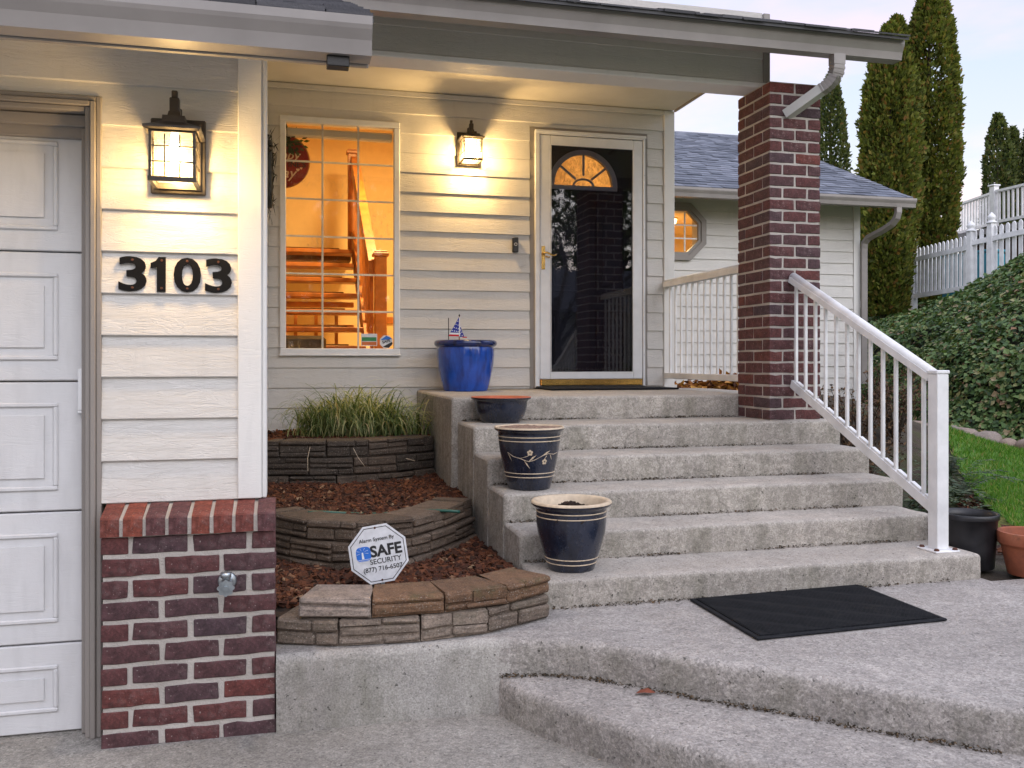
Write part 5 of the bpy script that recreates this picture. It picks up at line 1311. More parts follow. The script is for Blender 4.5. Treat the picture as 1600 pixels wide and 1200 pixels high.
m = MB(); m.smooth = True; m.lathe([(0.214, 0.333), (0.226, 0.338), (0.238, 0.350), (0.241, 0.364), (0.236, 0.378), (0.224, 0.386), (0.210, 0.384), (0.203, 0.372), (0.203, 0.34)], 56, bp); part('rim', m, BLUERIM, t)
bw = (1.262, 5.30, TZ[1])
t = pot('plant_pot', 'low dark glazed bowl with a red clay rim on the first step down', bw, [(0.112, 0.0), (0.118, 0.006), (0.138, 0.035), (0.154, 0.072), (0.160, 0.11), (0.161, 0.128), (0.170, 0.138), (0.184, 0.146), (0.185, 0.153)],
        [(0.183, 0.157), (0.172, 0.157), (0.158, 0.150), (0.152, 0.115)], (NAVY, REDCLAY), 0.12, 0.152, soil=REDCLAY)
DP = [(0.106, 0.0), (0.110, 0.006), (0.124, 0.06), (0.142, 0.14), (0.154, 0.20), (0.160, 0.25), (0.162, 0.280), (0.163, 0.292), (0.172, 0.299), (0.181, 0.306), (0.182, 0.312)]
dp = (1.215, 4.470, TZ[3])
deco = pot('plant_pot', 'navy pot with cream flowers and vine painted around it, middle step', dp, DP, [(0.1815, 0.317), (0.178, 0.3205), (0.172, 0.3195), (0.168, 0.312), (0.165, 0.295)], (NAVY, CREAM), 0.310, 0.168,
           [(interp(DP, z), z) for z in (0.272, 0.252, 0.088, 0.068)], soil=simple('dry_sandy_soil', (0.30, 0.20, 0.15), 0.95, var=0.3, scale=60, bump=0.8, bscale=120))
face = math.atan2(-dp[1], -dp[0])
def onpot(u, z, off=0.0012):
    r_ = interp(DP, z) + off; a = face + u / 0.158
    return Vector((dp[0] + r_ * math.cos(a), dp[1] + r_ * math.sin(a), dp[2] + z))
vine = [(-0.125, 0.195), (-0.09, 0.176), (-0.045, 0.166), (-0.02, 0.156), (0.0, 0.152), (0.03, 0.160), (0.075, 0.182), (0.11, 0.190), (0.15, 0.184), (0.19, 0.19)]
m = MB(); m.smooth = True; m.tube([onpot(u, z, 0.0005) for u, z in vine], 0.0016, 6); m.tube([onpot(-0.05, 0.168, 0.0005), onpot(-0.02, 0.176, 0.0005), onpot(0.0, 0.184, 0.0005)], 0.0013, 6); m.tube([onpot(0.10, 0.180, 0.0005), onpot(0.088, 0.165, 0.0005)], 0.0013, 6)
part('vine', m, CREAM, deco)
for (u0, z0, u1, z1, w) in ((-0.125, 0.195, -0.100, 0.150, 0.006), (-0.03, 0.158, 0.005, 0.115, 0.007), (-0.005, 0.152, 0.040, 0.186, 0.007), (0.072, 0.182, 0.118, 0.205, 0.006), (0.118, 0.188, 0.140, 0.155, 0.006)):
    m = MB(); q = [onpot(lerp(u0, u1, t_), lerp(z0, z1, t_) + b_ * w * math.sin(math.pi * t_), 0.002) for t_, b_ in ((0, 0), (.25, .7), (.5, 1), (.75, .7), (1, 0), (.75, -.5), (.5, -.7), (.25, -.5))]
    m.add(q, [tuple(range(8))]); part('painted_leaf', m, CREAM, deco)
for (u0, z0) in ((0.004, 0.197), (0.088, 0.150)):
    m = MB()
    for k in range(5):
        a = 2 * math.pi * k / 5 + 0.3; c = onpot(u0 + 0.0095 * math.cos(a), z0 + 0.0095 * math.sin(a), 0.0024); q = []
        for j in range(8): b_ = 2 * math.pi * j / 8; q.append(onpot(u0 + 0.0095 * math.cos(a) + 0.0066 * math.cos(b_), z0 + 0.0095 * math.sin(a) + 0.0066 * math.sin(b_), 0.002))
        m.add([c] + q, [(0, j + 1, (j + 1) % 8 + 1) for j in range(8)])
    part('painted_flower', m, CREAM, deco)
    m = MB(); m.add([onpot(u0 + 0.0035 * math.cos(b_), z0 + 0.0035 * math.sin(b_), 0.0042) for b_ in np.linspace(0, 2 * math.pi, 9)[:-1]], [tuple(range(8))]); part('flower_eye', m, INK, deco)
PP = [(0.100, 0.0), (0.104, 0.006), (0.116, 0.045), (0.136, 0.11), (0.152, 0.17), (0.157, 0.21), (0.157, 0.255), (0.158, 0.272), (0.168, 0.282), (0.180, 0.290), (0.181, 0.297)]
pp = (1.232, 3.815, TZ[5])
pl = pot('plant_pot', 'plain navy glazed pot with a broad cream rim, on the bottom step', pp, PP, [(0.1805, 0.303), (0.176, 0.307), (0.162, 0.307), (0.152, 0.300), (0.147, 0.255), (0.13, 0.2)], (NAVY, CREAM), 0.246, 0.142, [(interp(PP, z), z) for z in (0.262, 0.240, 0.058, 0.036)])
cl = tag(chips('soil_clumps', lambda r: (lambda a, q: (pp[0] + q * math.cos(a), pp[1] + q * math.sin(a)))(r.uniform(0, 6.28), abs(r.normal(0, .055))), 120, lambda x, y: TZ[5] + 0.282 - 2.6 * ((x - pp[0]) ** 2 + (y - pp[1]) ** 2), SOIL, (0.014, 0.034), 8), kind='stuff')
cl.parent = pl; cl.location = -Vector(pp)
npot = pot('plant_pot', 'black plastic nursery pot standing behind the stair post', (3.375, 3.855, 0.0), [(0.115, 0.0), (0.118, 0.004), (0.128, 0.14), (0.134, 0.245), (0.140, 0.247), (0.143, 0.252), (0.143, 0.272), (0.140, 0.275)], [(0.134, 0.275), (0.132, 0.24), (0.122, 0.10)], (PLASTIC, PLASTIC), 0.06, 0.118)
tp = pot('plant_pot', 'weathered terracotta pot with mossy stains at the right edge', (3.565, 3.655, -0.008), [(0.10, 0.0), (0.104, 0.004), (0.118, 0.07), (0.132, 0.135), (0.136, 0.150), (0.146, 0.152), (0.149, 0.158), (0.152, 0.205), (0.150, 0.212)], [(0.142, 0.214), (0.135, 0.206), (0.127, 0.14)], (TERRA, TERRA), 0.15, 0.13)

# dirt and leaf crumbs lying in the creases at the foot of each riser
def crumb_line(r):
    k = r.integers(0, 6); y = TY[k] - abs(r.normal(0, 0.012)) - 0.004
    x = r.uniform(1.05, 2.93 if k == 0 else 3.05)
    return (x, y) if noise.noise(Vector((x * 2.2, k * 5.0, 0))) > -0.12 + r.uniform(-.2, .2) else None
def crumb_z(x, y):
    for k in range(5, -1, -1):
        if y <= TY[k]: return (TZ[k + 1] if k < 5 else 0.0) + 0.001
    return 0.83
chips('step_crumbs', crumb_line, 2600, crumb_z, island_mat('crumbs', [(0, (0.02, 0.017, 0.012)), (0.7, (0.06, 0.045, 0.028)), (1.0, (0.16, 0.10, 0.05))], 0.9), (0.004, 0.011), 31)
def in_edge_crease(r):
    i = r.integers(3, 12); t = r.random(); a, b_ = Vector(EDGE[i]), Vector(EDGE[i + 1]); p = a.lerp(b_, t); n_ = (b_ - a).normalized(); q = p + Vector((n_.y, -n_.x)) * (0.006 + abs(r.normal(0, .012))); return (q.x, q.y)
chips('step_crumbs', in_edge_crease, 700, lambda x, y: -0.135, bpy.data.materials['crumbs'], (0.004, 0.012), 32)

mat1 = thing('doormat', 'wide black rubber doormat lying at the foot of the steps', 'doormat', (2.14, 3.3, 0.0))
m = MB(); m.box(1.70, 2.575, 3.01, 3.590, 0.002, 0.011, 0.004); m.box(1.722, 2.553, 3.032, 3.568, 0.0112, 0.015, 0.003); m.v = [(x, y + 0.05 * (x - 1.7), z) for x, y, z in m.v]; part('mat_body', m, RUBBER, mat1)
m = MB()
for k in range(44):
    yy = 3.036 + 0.0121 * k; m.box(1.726, 2.549, yy, yy + 0.0065, 0.0152, 0.0172)
m.v = [(x, y + 0.05 * (x - 1.7), z) for x, y, z in m.v]; part('rib', m, RUBBER, mat1)['kind'] = 'stuff'
mat2 = thing('doormat', 'thin black mat on the landing in front of the storm door', 'doormat', (2.5, 6.75, TZ[0]))
m = MB(); m.box(1.96, 3.02, 6.56, 6.955, TZ[0] + 0.003, TZ[0] + 0.016, 0.005); part('mat_body', m, RUBBER, mat2)

# flags in the blue pot
def star(cx, cz, r_): return [(cx + (r_ if k % 2 == 0 else r_ * 0.45) * math.sin(math.pi * k / 5), cz + (r_ if k % 2 == 0 else r_ * 0.45) * math.cos(math.pi * k / 5)) for k in range(10)]
fl = thing('small_flag', 'small starred flag hanging from a stick in the blue pot', 'flag', (1.30, 6.62, 1.18))
fx0, fz0, fy = 1.300, 1.197, 6.60
m = MB(); m.smooth = True; m.tube([(fx0, fy, 1.16), (fx0, fy, 1.345)], 0.0035, 8); part('stick', m, OAK, fl)
m = MB(); m.smooth = True; m.lathe([(0, -0.007), (0.006, 0), (0.004, 0.007), (0, 0.01)], 10, (fx0, fy, 1.350)); part('finial', m, BLACKMETAL, fl)
m = MB(); m.prism([(fx0 - 0.004, 1.338), (fx0 - 0.060, 1.235), (fx0 - 0.062, 1.232), (fx0 - 0.004, 1.230)], 'y', fy - 0.006, fy - 0.003); part('blue_field', m, FLAGBLUE, fl)
m = MB(); m.prism([(fx0 - 0.004, 1.2295), (fx0 - 0.064, 1.2295), (fx0 - 0.068, 1.219), (fx0 - 0.004, 1.217)], 'y', fy - 0.006, fy - 0.003); m.box(fx0 - 0.003, fx0 + 0.004, fy - 0.007, fy - 0.0045, 1.205, 1.338); part('white_stripe', m, FLAGWHITE, fl)
m = MB(); m.prism([(fx0 - 0.004, 1.2165), (fx0 - 0.069, 1.2185), (fx0 - 0.073, 1.206), (fx0 - 0.004, 1.205)], 'y', fy - 0.006, fy - 0.003); part('red_stripe', m, FLAGRED, fl)
m = MB()
for (a, b_) in ((-0.012, 1.31), (-0.024, 1.288), (-0.010, 1.283), (-0.036, 1.266), (-0.022, 1.262), (-0.008, 1.258), (-0.048, 1.245), (-0.034, 1.242), (-0.020, 1.240), (-0.009, 1.237)): m.prism(star(fx0 + a, b_, 0.0055), 'y', fy - 0.0072, fy - 0.0061)
part('star', m, FLAGWHITE, fl)
f2 = thing('small_flag', 'second small flag turned edgeways behind the first in the blue pot', 'flag', (1.335, 6.66, 1.18))
m = MB(); m.prism([(fx0 + 0.007, 1.30), (fx0 + 0.040, 1.205), (fx0 + 0.007, 1.200)], 'y', fy + 0.02, fy + 0.023); part('blue_field', m, FLAGBLUE, f2)
m = MB()
for (a, b_) in ((0.013, 1.275), (0.016, 1.25), (0.013, 1.225), (0.024, 1.235), (0.026, 1.212)): m.prism(star(fx0 + a, b_, 0.006), 'y', fy + 0.0185, fy + 0.0198)
part('star', m, FLAGWHITE, f2)
m = MB(); m.prism([(fx0 + 0.028, 1.2045), (fx0 + 0.058, 1.203), (fx0 + 0.058, 1.196), (fx0 + 0.028, 1.197)], 'y', fy + 0.015, fy + 0.018); part('red_stripe', m, FLAGRED, f2)
m = MB(); m.tube([(fx0 - 0.062, fy + 0.05, 1.16), (fx0 - 0.062, fy + 0.05, 1.335)], 0.003, 8); part('bare_stick', m, BLACKMETAL, f2)
for o in (fl, f2): o.location += Vector((-0.05, 0, 0.028)); o.scale = (1.12, 1, 1.08)

# ------------------------------------------------------------------ planting, bank, trees
def leaf_cloud(name, C, D, N, ln, wd, mat, parent=None, fold=0.25, kind=None, org_=(0, 0, 0)):
    """kite-shaped leaves: centres C, pointing directions D, face normals N (n,3 arrays)"""
    n = len(C); D = D / np.linalg.norm(D, axis=1, keepdims=True); S = np.cross(D, N); S /= np.linalg.norm(S, axis=1, keepdims=True) + 1e-9
    U = np.cross(S, D); ln = ln[:, None]; wd = wd[:, None]
    V = np.stack([C, C + D * ln * 0.42 + S * wd * 0.5 + U * wd * fold, C + D * ln, C + D * ln * 0.42 - S * wd * 0.5 + U * wd * fold], 1).reshape(-1, 3) - np.array(org_)
    F = np.arange(4 * n).reshape(n, 4)
    o = bpy.data.objects.new(name, fast_mesh(name, V, F, mat)); link(o, parent)
    if kind: o['kind'] = kind
    return o
# ivy ground cover on the bank
r = np.random.default_rng(5); pts = []
while len(pts) < 150000:
    y = r.uniform(2.5, 21.0); fx_ = foot_x(y)
    d = r.uniform(0, 0.75) if r.random() < 0.34 else r.uniform(0, 7.5); x = fx_ + d / 0.86 - 0.12 + r.normal(0, 0.04)
    if r.random() < 0.36:
        y = r.uniform(6.5, 14.0); fx_ = foot_x(y); x = fx_ + r.uniform(0.2, 4.6) / 0.86 - 0.12
    if x < 8.0 and y > 10.35: continue
    if y > 14 and d > 6: continue
    pts.append((x, y, bank_d(x, y)))
pts = np.array(pts); Zs = np.array([bank_z(a, b) for a, b, c in pts]); e = 0.03
GX = np.array([(bank_z(a + e, b) - bank_z(a - e, b)) / (2 * e) for a, b, c in pts]); GY_ = np.array([(bank_z(a, b + e) - bank_z(a, b - e)) / (2 * e) for a, b, c in pts])
Nn = np.stack([-GX, -GY_, np.ones(len(pts))], 1); Nn /= np.linalg.norm(Nn, axis=1, keepdims=True)
lump = np.array([noise.noise(Vector((a * 1.6, b * 1.6, z * 1.6))) + 0.5 * noise.noise(Vector((a * 4, b * 4, z * 4))) for (a, b, c), z in zip(pts, Zs)])
C = np.stack([pts[:, 0], pts[:, 1], Zs], 1) + Nn * (0.02 + 0.13 * np.clip(lump[:, None] + 0.5, -0.1, 2) + r.uniform(-0.03, 0.05, (len(pts), 1)))
N2 = Nn * 0.9 + r.normal(0, .45, (len(pts), 3)) + np.array([0, 0, 0.35]); D = r.normal(0, 1, (len(pts), 3)); D -= N2 * (np.sum(D * N2, 1) / np.sum(N2 * N2, 1))[:, None]
D[:, 2] -= 0.25
ln = r.uniform(.03, .085, len(pts)) * np.where(pts[:, 2] > 2.2, 1.35, 1.0)
tag(leaf_cloud('ivy', C, D, N2, ln, ln * r.uniform(.75, 1.05, len(pts)), IVY, fold=0.12), kind='stuff')

def conifer(name, label, x, y, z0, z1, rad, n, seed, group, mat=CONIFER, gap=None, size=1.0):
    t = thing(name, label, 'tree', (x, y, z0), group); r = np.random.default_rng(seed); H = z1 - z0
    m = MB(); m.smooth = True; m.tube([(x + 0.03 * math.sin(k), y, z0 - 0.2 + H * k / 6 * 0.97) for k in range(7)], [0.085 * (1 - k / 6.6) + 0.01 for k in range(7)], 8); part('trunk', m, BARK, t)
    u = r.beta(1.0, 1.12, n); th = r.uniform(0, 2 * math.pi, n)
    prof = np.minimum(1.0, 0.62 + 1.1 * u) * np.clip((1 - u) / 0.27, 0, 1) ** 0.60
    lob = np.array([noise.noise(Vector((math.cos(a) * 1.6 + seed, math.sin(a) * 1.6, v * H * 0.75))) + 0.55 * noise.noise(Vector((math.cos(a) * 4, math.sin(a) * 4 + seed, v * H * 2.4))) for a, v in zip(th, u)])
    q = np.where(r.random(n) < 0.72, r.uniform(0.84, 1.04, n), r.uniform(0.3, 0.9, n))
    rr = rad * prof * q * (1 + 0.34 * lob)
    ok = (lob > -0.62) | (r.random(n) < 0.25); u, th, rr, lob = u[ok], th[ok], rr[ok], lob[ok]; n = len(u)
    C = np.stack([x + rr * np.cos(th), y + rr * np.sin(th), z0 + u * H], 1)
    if gap is not None:
        gx, gz, gw, gh = gap
        keep = ~((np.abs(C[:, 0] - gx - 0.04 * np.sin(C[:, 2] * 5)) < gw) & (np.abs(C[:, 2] - gz) < gh)) | (r.random(n) < 0.06); C, th, lob = C[keep], th[keep], lob[keep]
    k = len(C); out = np.stack([np.cos(th), np.sin(th), np.zeros(k)], 1)
    D = out * r.uniform(.25, .8, (k, 1)) + np.array([0, 0, 1.0]) * r.uniform(.25, 1.0, (k, 1)) + r.normal(0, .30, (k, 3))
    N = np.cross(D, np.array([0, 0, 1.0]) + r.normal(0, .6, (k, 3))) * 0.6 + out * 0.6 + r.normal(0, .4, (k, 3))
    ln = r.uniform(.055, .13, k) * size
    leaf_cloud('crown', C, D, N, ln, ln * r.uniform(.45, .75, k), mat, t, 0.15, 'stuff', (x, y, z0))
    return t
G1 = 'tall arborvitae above the picket fence'
conifer('arborvitae_tree', 'tall arborvitae nearest the wing corner, its left side against open sky', 11.12, 14.72, 2.0, 7.45, 0.48, 30000, 31, G1)
conifer('arborvitae_tree', 'middle arborvitae of the tall cluster behind the picket fence end', 12.28, 16.05, 2.1, 8.2, 0.48, 32000, 32, G1)
conifer('arborvitae_tree', 'arborvitae on the right side of the tall cluster, sky gap beside it', 12.90, 15.80, 2.2, 8.9, 0.52, 32000, 33, G1, gap=(12.70, 6.95, 0.10, 0.50))
conifer('arborvitae_tree', 'slim arborvitae rising over the wing roof behind the brick column', 13.02, 19.45, 2.4, 8.15, 0.36, 12000, 34, G1, CONIFER_FAR)
G2 = 'distant arborvitae beyond the raised deck'
conifer('arborvitae_tree', 'broad distant arborvitae, tallest beyond the raised deck', 18.72, 20.3, 3.2, 7.75, 0.36, 9000, 35, G2, CONIFER_FAR, size=1.1)
conifer('arborvitae_tree', 'thin distant arborvitae spire between two fuller ones', 19.15, 20.25, 3.2, 7.40, 0.25, 6500, 36, G2, CONIFER_FAR, size=1.1)
conifer('arborvitae_tree', 'distant arborvitae at the right frame edge beyond the deck', 19.55, 20.0, 3.2, 7.55, 0.30, 8000, 37, G2, CONIFER_FAR, size=1.1)
conifer('arborvitae_tree', 'low arborvitae foliage at the foot of the tall cluster', 10.86, 14.55, 1.9, 3.9, 0.40, 7000, 38, G1)

# lawn grass
r = np.random.default_rng(9); P = []
while len(P) < 52000:
    x, y = r.uniform(3.7, 8.6), r.uniform(3.2, 8.3)
    if x < edge_x(y) - 0.02 or x > foot_x(y) - 0.42: continue
    P.append((x, y, lawn_z(x, y) + 0.008))
P = np.array(P); n = len(P); D = np.stack([r.normal(0, .45, n), r.normal(0, .45, n), np.ones(n)], 1); N = np.stack([r.normal(0, 1, n), r.normal(0, 1, n), np.zeros(n)], 1)
tag(leaf_cloud('lawn_grass', P, D, N, r.uniform(.03, .065, n), r.uniform(.006, .011, n), LAWN), kind='stuff')
# rock border at the foot of the bank
bm = bmesh.new(); rocks = []
for v in range(4):
    bm = bmesh.new(); bmesh.ops.create_icosphere(bm, subdivisions=2, radius=1.0)
    for q in bm.verts: q.co *= 1 + 0.28 * noise.noise(q.co * 1.4 + Vector((v * 5, 0, 0)))
    me = bpy.data.meshes.new('river_rock'); bm.to_mesh(me); bm.free(); me.materials.append(RIVER)
    for p_ in me.polygons: p_.use_smooth = True
    rocks.append(me)
y = 5.9; i = 0
for i, lab in enumerate(('rounded grey-brown rock in the border below the ivy bank',) * 17):
    sz = random.uniform(0.10, 0.155); x = foot_x(y) - 0.34 + random.uniform(-0.06, 0.06)
    o = bpy.data.objects.new('border_rock', rocks[i % 4]); o.location = (x, y, lawn_z(x, y) + sz * 0.52); o.scale = (sz * random.uniform(.9, 1.3), sz * random.uniform(.9, 1.2), sz * random.uniform(.6, .85)); o.rotation_euler = (random.uniform(-.2, .2), random.uniform(-.2, .2), random.uniform(0, 6))
    link(o); tag(o, lab, 'rock', 'rocks bordering the lawn'); y += sz * random.uniform(1.35, 1.9)
# shrubs and ferns behind the stair railing
def twig_shrub(x, y, h, n, seed, label):
    t = thing('dry_shrub', label, 'shrub', (x, y, lawn_z(x, y))); r = random.Random(seed); m = MB(); z0 = lawn_z(x, y); L1 = []
    for k in range(n):
        a = r.uniform(0, 6.28); s_ = r.uniform(.12, .42); p = Vector((x, y, z0)); q = Vector((x + math.cos(a) * s_, y + math.sin(a) * s_, z0 + h * r.uniform(.55, 1.05))); mid_ = p.lerp(q, .5) + Vector((r.uniform(-.06, .06), r.uniform(-.06, .06), .05))
        m.tube([p, mid_, q], [.006, .004, .0015], 4)
        for _ in range(26):
            c = mid_.lerp(q, r.random()) if r.random() < .75 else p.lerp(mid_, r.random()); L1.append(c + Vector((r.gauss(0, .04), r.gauss(0, .04), r.gauss(0, .035))))
    part('stems', m, BARK, t); rr = np.random.default_rng(seed); k = len(L1)
    leaf_cloud('foliage', np.array(L1), rr.normal(0, 1, (k, 3)), rr.normal(0, 1, (k, 3)), rr.uniform(.02, .05, k), rr.uniform(.012, .026, k), DRYTWIG, t, 0.2, 'stuff', (x, y, z0))
twig_shrub(4.62, 6.60, 0.62, 42, 2, 'brown dry shrub behind the top of the stair railing')
twig_shrub(4.05, 5.75, 0.52, 34, 4, 'low brown shrub pressed against the upper stair side')
twig_shrub(5.15, 6.75, 0.66, 42, 3, 'brown leafless shrub in the bed between wing wall and ferns')
def fern(x, y, s_, n, seed, label):
    t = thing('fern', label, 'fern', (x, y, lawn_z(x, y))); r = np.random.default_rng(seed); C = []; D = []; z0 = lawn_z(x, y); m = MB()
    for k in range(n):
        a = r.uniform(0, 6.28); ln = s_ * r.uniform(.7, 1.15); el = r.uniform(.5, 1.35); p = Vector((x, y, z0)); path = []; d = Vector((math.cos(a), math.sin(a), 0))
        for i in range(14):
            path.append(p.copy()); p = p + (d * math.cos(el) + Vector((0, 0, math.sin(el)))) * ln / 14; el -= 0.11
        m.tube(path, [.0035 * (1 - i / 15) for i in range(14)], 4); sd_ = d.cross(Vector((0, 0, 1)))
        for i in range(2, 14):
            for s2 in (-1, 1):
                for h_ in (0, .5): C.append(path[i].lerp(path[min(13, i + 1)], h_)); D.append(sd_ * s2 + d * .45 + Vector((0, 0, r.normal(0, .15))))
    part('stems', m, FERN, t); k = len(C); ii = (np.arange(k) % 48) / 48
    leaf_cloud('fronds', np.array(C), np.array(D), np.tile((0, 0, 1.0), (k, 1)) + r.normal(0, .25, (k, 3)), (.085 * (1 - ii * .75) + .012) * s_ / .7, np.full(k, .016), FERN, t, 0.1, 'stuff', (x, y, z0))
fern(4.75, 5.55, 0.62, 22, 1, 'dark green fern behind the middle of the stair railing')
fern(5.30, 6.25, 0.55, 14, 2, 'arching fern reaching out to the right of the stair post')
fern(3.95, 5.1, 0.55, 20, 5, 'fern growing beside the middle steps under the railing')
fern(4.15, 4.75, 0.30, 11, 3, 'small fern low behind the stair railing, closest to the black pot')
V = np.array([(4.35 + 0.36 * ri * math.cos(a) * 1.3, 4.95 + 0.36 * ri * math.sin(a), lawn_z(4.35, 4.95) - 0.03 + 0.055 * (1 - ri ** 2) + 0.012 * math.sin(a * 5 + ri * 9)) for ri in np.linspace(0.02, 1, 9) for a in np.linspace(0, 2 * math.pi, 25)[:-1]])
F = np.array([(i * 24 + j, (i + 1) * 24 + j, (i + 1) * 24 + (j + 1) % 24, i * 24 + (j + 1) % 24) for i in range(8) for j in range(24)])
tag(link(bpy.data.objects.new('moss_patch', fast_mesh('moss_patch', V, F, MOSS, True))), kind='stuff')
def in_bedstrip(r): y = r.uniform(3.7, 6.0); x = edge_x(y) - r.uniform(0.02, 0.6); return (x, y)
chips('leaf_litter', in_bedstrip, 700, lambda x, y: lawn_z(x, y) - 0.02, BARK_CHIPS, (0.02, 0.06), 12)
# fallen leaves heaped in the alcove behind the landing
r = np.random.default_rng(14); n = 900
x = np.concatenate([r.normal(4.25, .26, 650), r.uniform(3.3, 4.5, 250)]); y = np.concatenate([r.normal(8.1, .18, 650), r.normal(7.7, .35, 250)])
zz = np.array([lawn_z(a, b) for a, b in zip(x, y)]) + 0.02 + np.concatenate([r.uniform(0, .13, 650) * np.exp(-((x[:650] - 4.25) / .3) ** 2), np.zeros(250)])
Nn = r.normal(0, .5, (n, 3)) + (0, 0, 1); D = r.normal(0, 1, (n, 3)); D[:, 2] *= .3
tag(leaf_cloud('fallen_leaves', np.stack([x, y, zz], 1), D, Nn, r.uniform(.06, .11, n), r.uniform(.045, .08, n), DEADLEAF, fold=.3), kind='stuff')
lf = thing('fallen_leaf', 'single reddish-brown dead leaf lying on the lower walkway step', 'leaf', (1.23, 2.95, -0.13))
m = MB(); m.add([(1.195, 2.962, -0.132), (1.215, 2.935, -0.120), (1.245, 2.938, -0.126), (1.268, 2.950, -0.131), (1.245, 2.968, -0.118), (1.218, 2.972, -0.124)], [(0, 1, 5), (1, 2, 4, 5), (2, 3, 4)]); part('blade', m, simple('red_leaf', (0.22, 0.06, 0.03), 0.7, bump=0), lf)

# ------------------------------------------------------------------ picket fence, raised deck, things beyond it
pf = thing('picket_fence', 'white picket fence with ball-capped posts along the top of the ivy bank', 'fence', (11.5, 13.1, 2.2))
def picket_run(A, B, za, zb, first_post=True, last_post=True, h=1.02, gap=0.118):
    A, B = Vector(A), Vector(B); L_ = (B - A).length; ang = math.atan2((B - A).y, (B - A).x); n_ = max(1, int(round(L_ / gap)))
    nrm = Vector((math.sin(ang), -math.cos(ang)))
    for hz_ in (0.10, h - 0.22):
        m = MB(); a = A + nrm * 0.02; b_ = B + nrm * 0.02; m.tube([(a.x, a.y, za + hz_), (b_.x, b_.y, zb + hz_)], 0, rect=(0.038, 0.085)); part('rail', m, VINYL, pf)
    for k in range(n_):
        t = (k + 0.5) / n_; p = A.lerp(B, t) - nrm * 0.012; z = lerp(za, zb, t); w = 0.036; m = MB()
        m.prism([(-w, 0.06), (w, 0.06), (w, h - 0.06), (w * 0.75, h - 0.02), (0, h), (-w * 0.75, h - 0.02), (-w, h - 0.06)], 'y', -0.010, 0.010)
        c, s_ = math.cos(ang), math.sin(ang); m.v = [(p.x + x * c - y * s_, p.y + x * s_ + y * c, z + zz_) for x, y, zz_ in m.v]; part('picket', m, VINYL, pf)
    for q, z, on in ((A, za, first_post), (B, zb, last_post)):
        if not on: continue
        m = MB(); m.box(q.x - 0.055, q.x + 0.055, q.y - 0.055, q.y + 0.055, z - 0.3, z + h + 0.05, 0.006); o = part('post', m, VINYL, pf)
        m = MB(); m.smooth = True; m.lathe([(0.085, 0.0), (0.085, 0.02), (0.06, 0.03), (0.05, 0.05), (0.075, 0.085), (0.06, 0.125), (0.0, 0.19)], 16, (q.x, q.y, z + h + 0.05)); part('post_cap', m, VINYL, o)
picket_run((12.02, 17.4), (11.70, 14.80), 2.20, 2.20, True, True)
picket_run((11.70, 14.80), (11.52, 13.10), 2.20, 2.24, False, True)
picket_run((11.52, 13.10), (11.60, 12.72), 2.30, 2.33, False, True, 1.02, 0.13)
picket_run((11.60, 12.72), (11.74, 11.10), 2.33, 2.42, False, True, 1.02, 0.125)
picket_run((11.74, 11.10), (11.88, 9.3), 2.42, 2.50, False, True, 1.02, 0.125)
dk = thing('raised_deck', 'raised neighbouring deck with a white baluster railing above the picket fence', 'deck', (17.2, 16.0, 2.0))
m = MB(); m.box(15.30, 20.0, 12.0, 19.0, 3.92, 4.06, 0.01); part('deck_floor', m, GREYCOVER, dk)
for y in (12.3, 16.7):
    m = MB(); m.box(15.4, 15.55, y, y + 0.15, 2.0, 3.92); part('support_post', m, VINYL, dk)
def deck_run(A, B, z0, z1):
    A, B = Vector(A), Vector(B); L_ = (B - A).length
    for z, w in ((z1 - 0.03, (0.09, 0.05)), (z0 + 0.10, (0.05, 0.06))):
        m = MB(); m.tube([(A.x, A.y, z), (B.x, B.y, z)], 0, rect=w); part('rail', m, VINYL, dk)
    n_ = int(L_ / 0.125)
    for k in range(n_):
        p = A.lerp(B, (k + .5) / n_); m = MB(); m.box(p.x - 0.018, p.x + 0.018, p.y - 0.018, p.y + 0.018, z0 + 0.12, z1 - 0.05); part('baluster', m, VINYL, dk)
deck_run((15.36, 16.68), (15.37, 12.1), 4.07, 4.88); deck_run((15.42, 16.86), (15.95, 19.0), 4.07, 4.88)
for q in ((15.36, 16.77), (15.37, 12.05)):
    m = MB(); m.box(q[0] - 0.07, q[0] + 0.07, q[1] - 0.07, q[1] + 0.07, 4.06, 4.97, 0.006); m.box(q[0] - 0.095, q[0] + 0.095, q[1] - 0.095, q[1] + 0.095, 4.971, 5.01, 0.01); part('post', m, VINYL, dk)
gc = thing('covered_grill', 'grey cloth-covered rounded grill standing on the raised deck', 'grill', (16.3, 15.7, 4.06))
m = MB(); m.smooth = True; m.lathe([(0.0, 1.10), (0.25, 1.08), (0.45, 0.98), (0.52, 0.8), (0.5, 0.4), (0.54, 0.0)], 28, (16.3, 15.7, 4.06)); m.jitter(0.05, 3.0); part('cover', m, GREYCOVER, gc)
nb = thing('neighbour_house', 'dark brown lower storey of a neighbouring house under the raised deck', 'house', (17.8, 16, 2.0))
m = MB(); m.box(16.4, 20.0, 12.2, 19.0, 1.8, 3.9); part('wall', m, simple('brown_stain', (0.075, 0.032, 0.022), 0.8, var=0.2, bump=0.2), nb)
m = MB(); m.box(16.36, 16.399, 13.6, 14.6, 2.5, 3.5, 0.01); part('window', m, ALU, nb)
tb = thing('storage_box', 'teal panelled storage box half hidden behind the picket fence', 'box', (12.15, 13.85, 2.2))
m = MB(); m.box(11.95, 12.35, 13.20, 14.35, 2.15, 2.98, 0.03); part('body', m, TEAL, tb); m = MB(); m.box(11.93, 12.37, 13.18, 14.37, 2.981, 3.03, 0.012); part('lid', m, TEAL, tb)

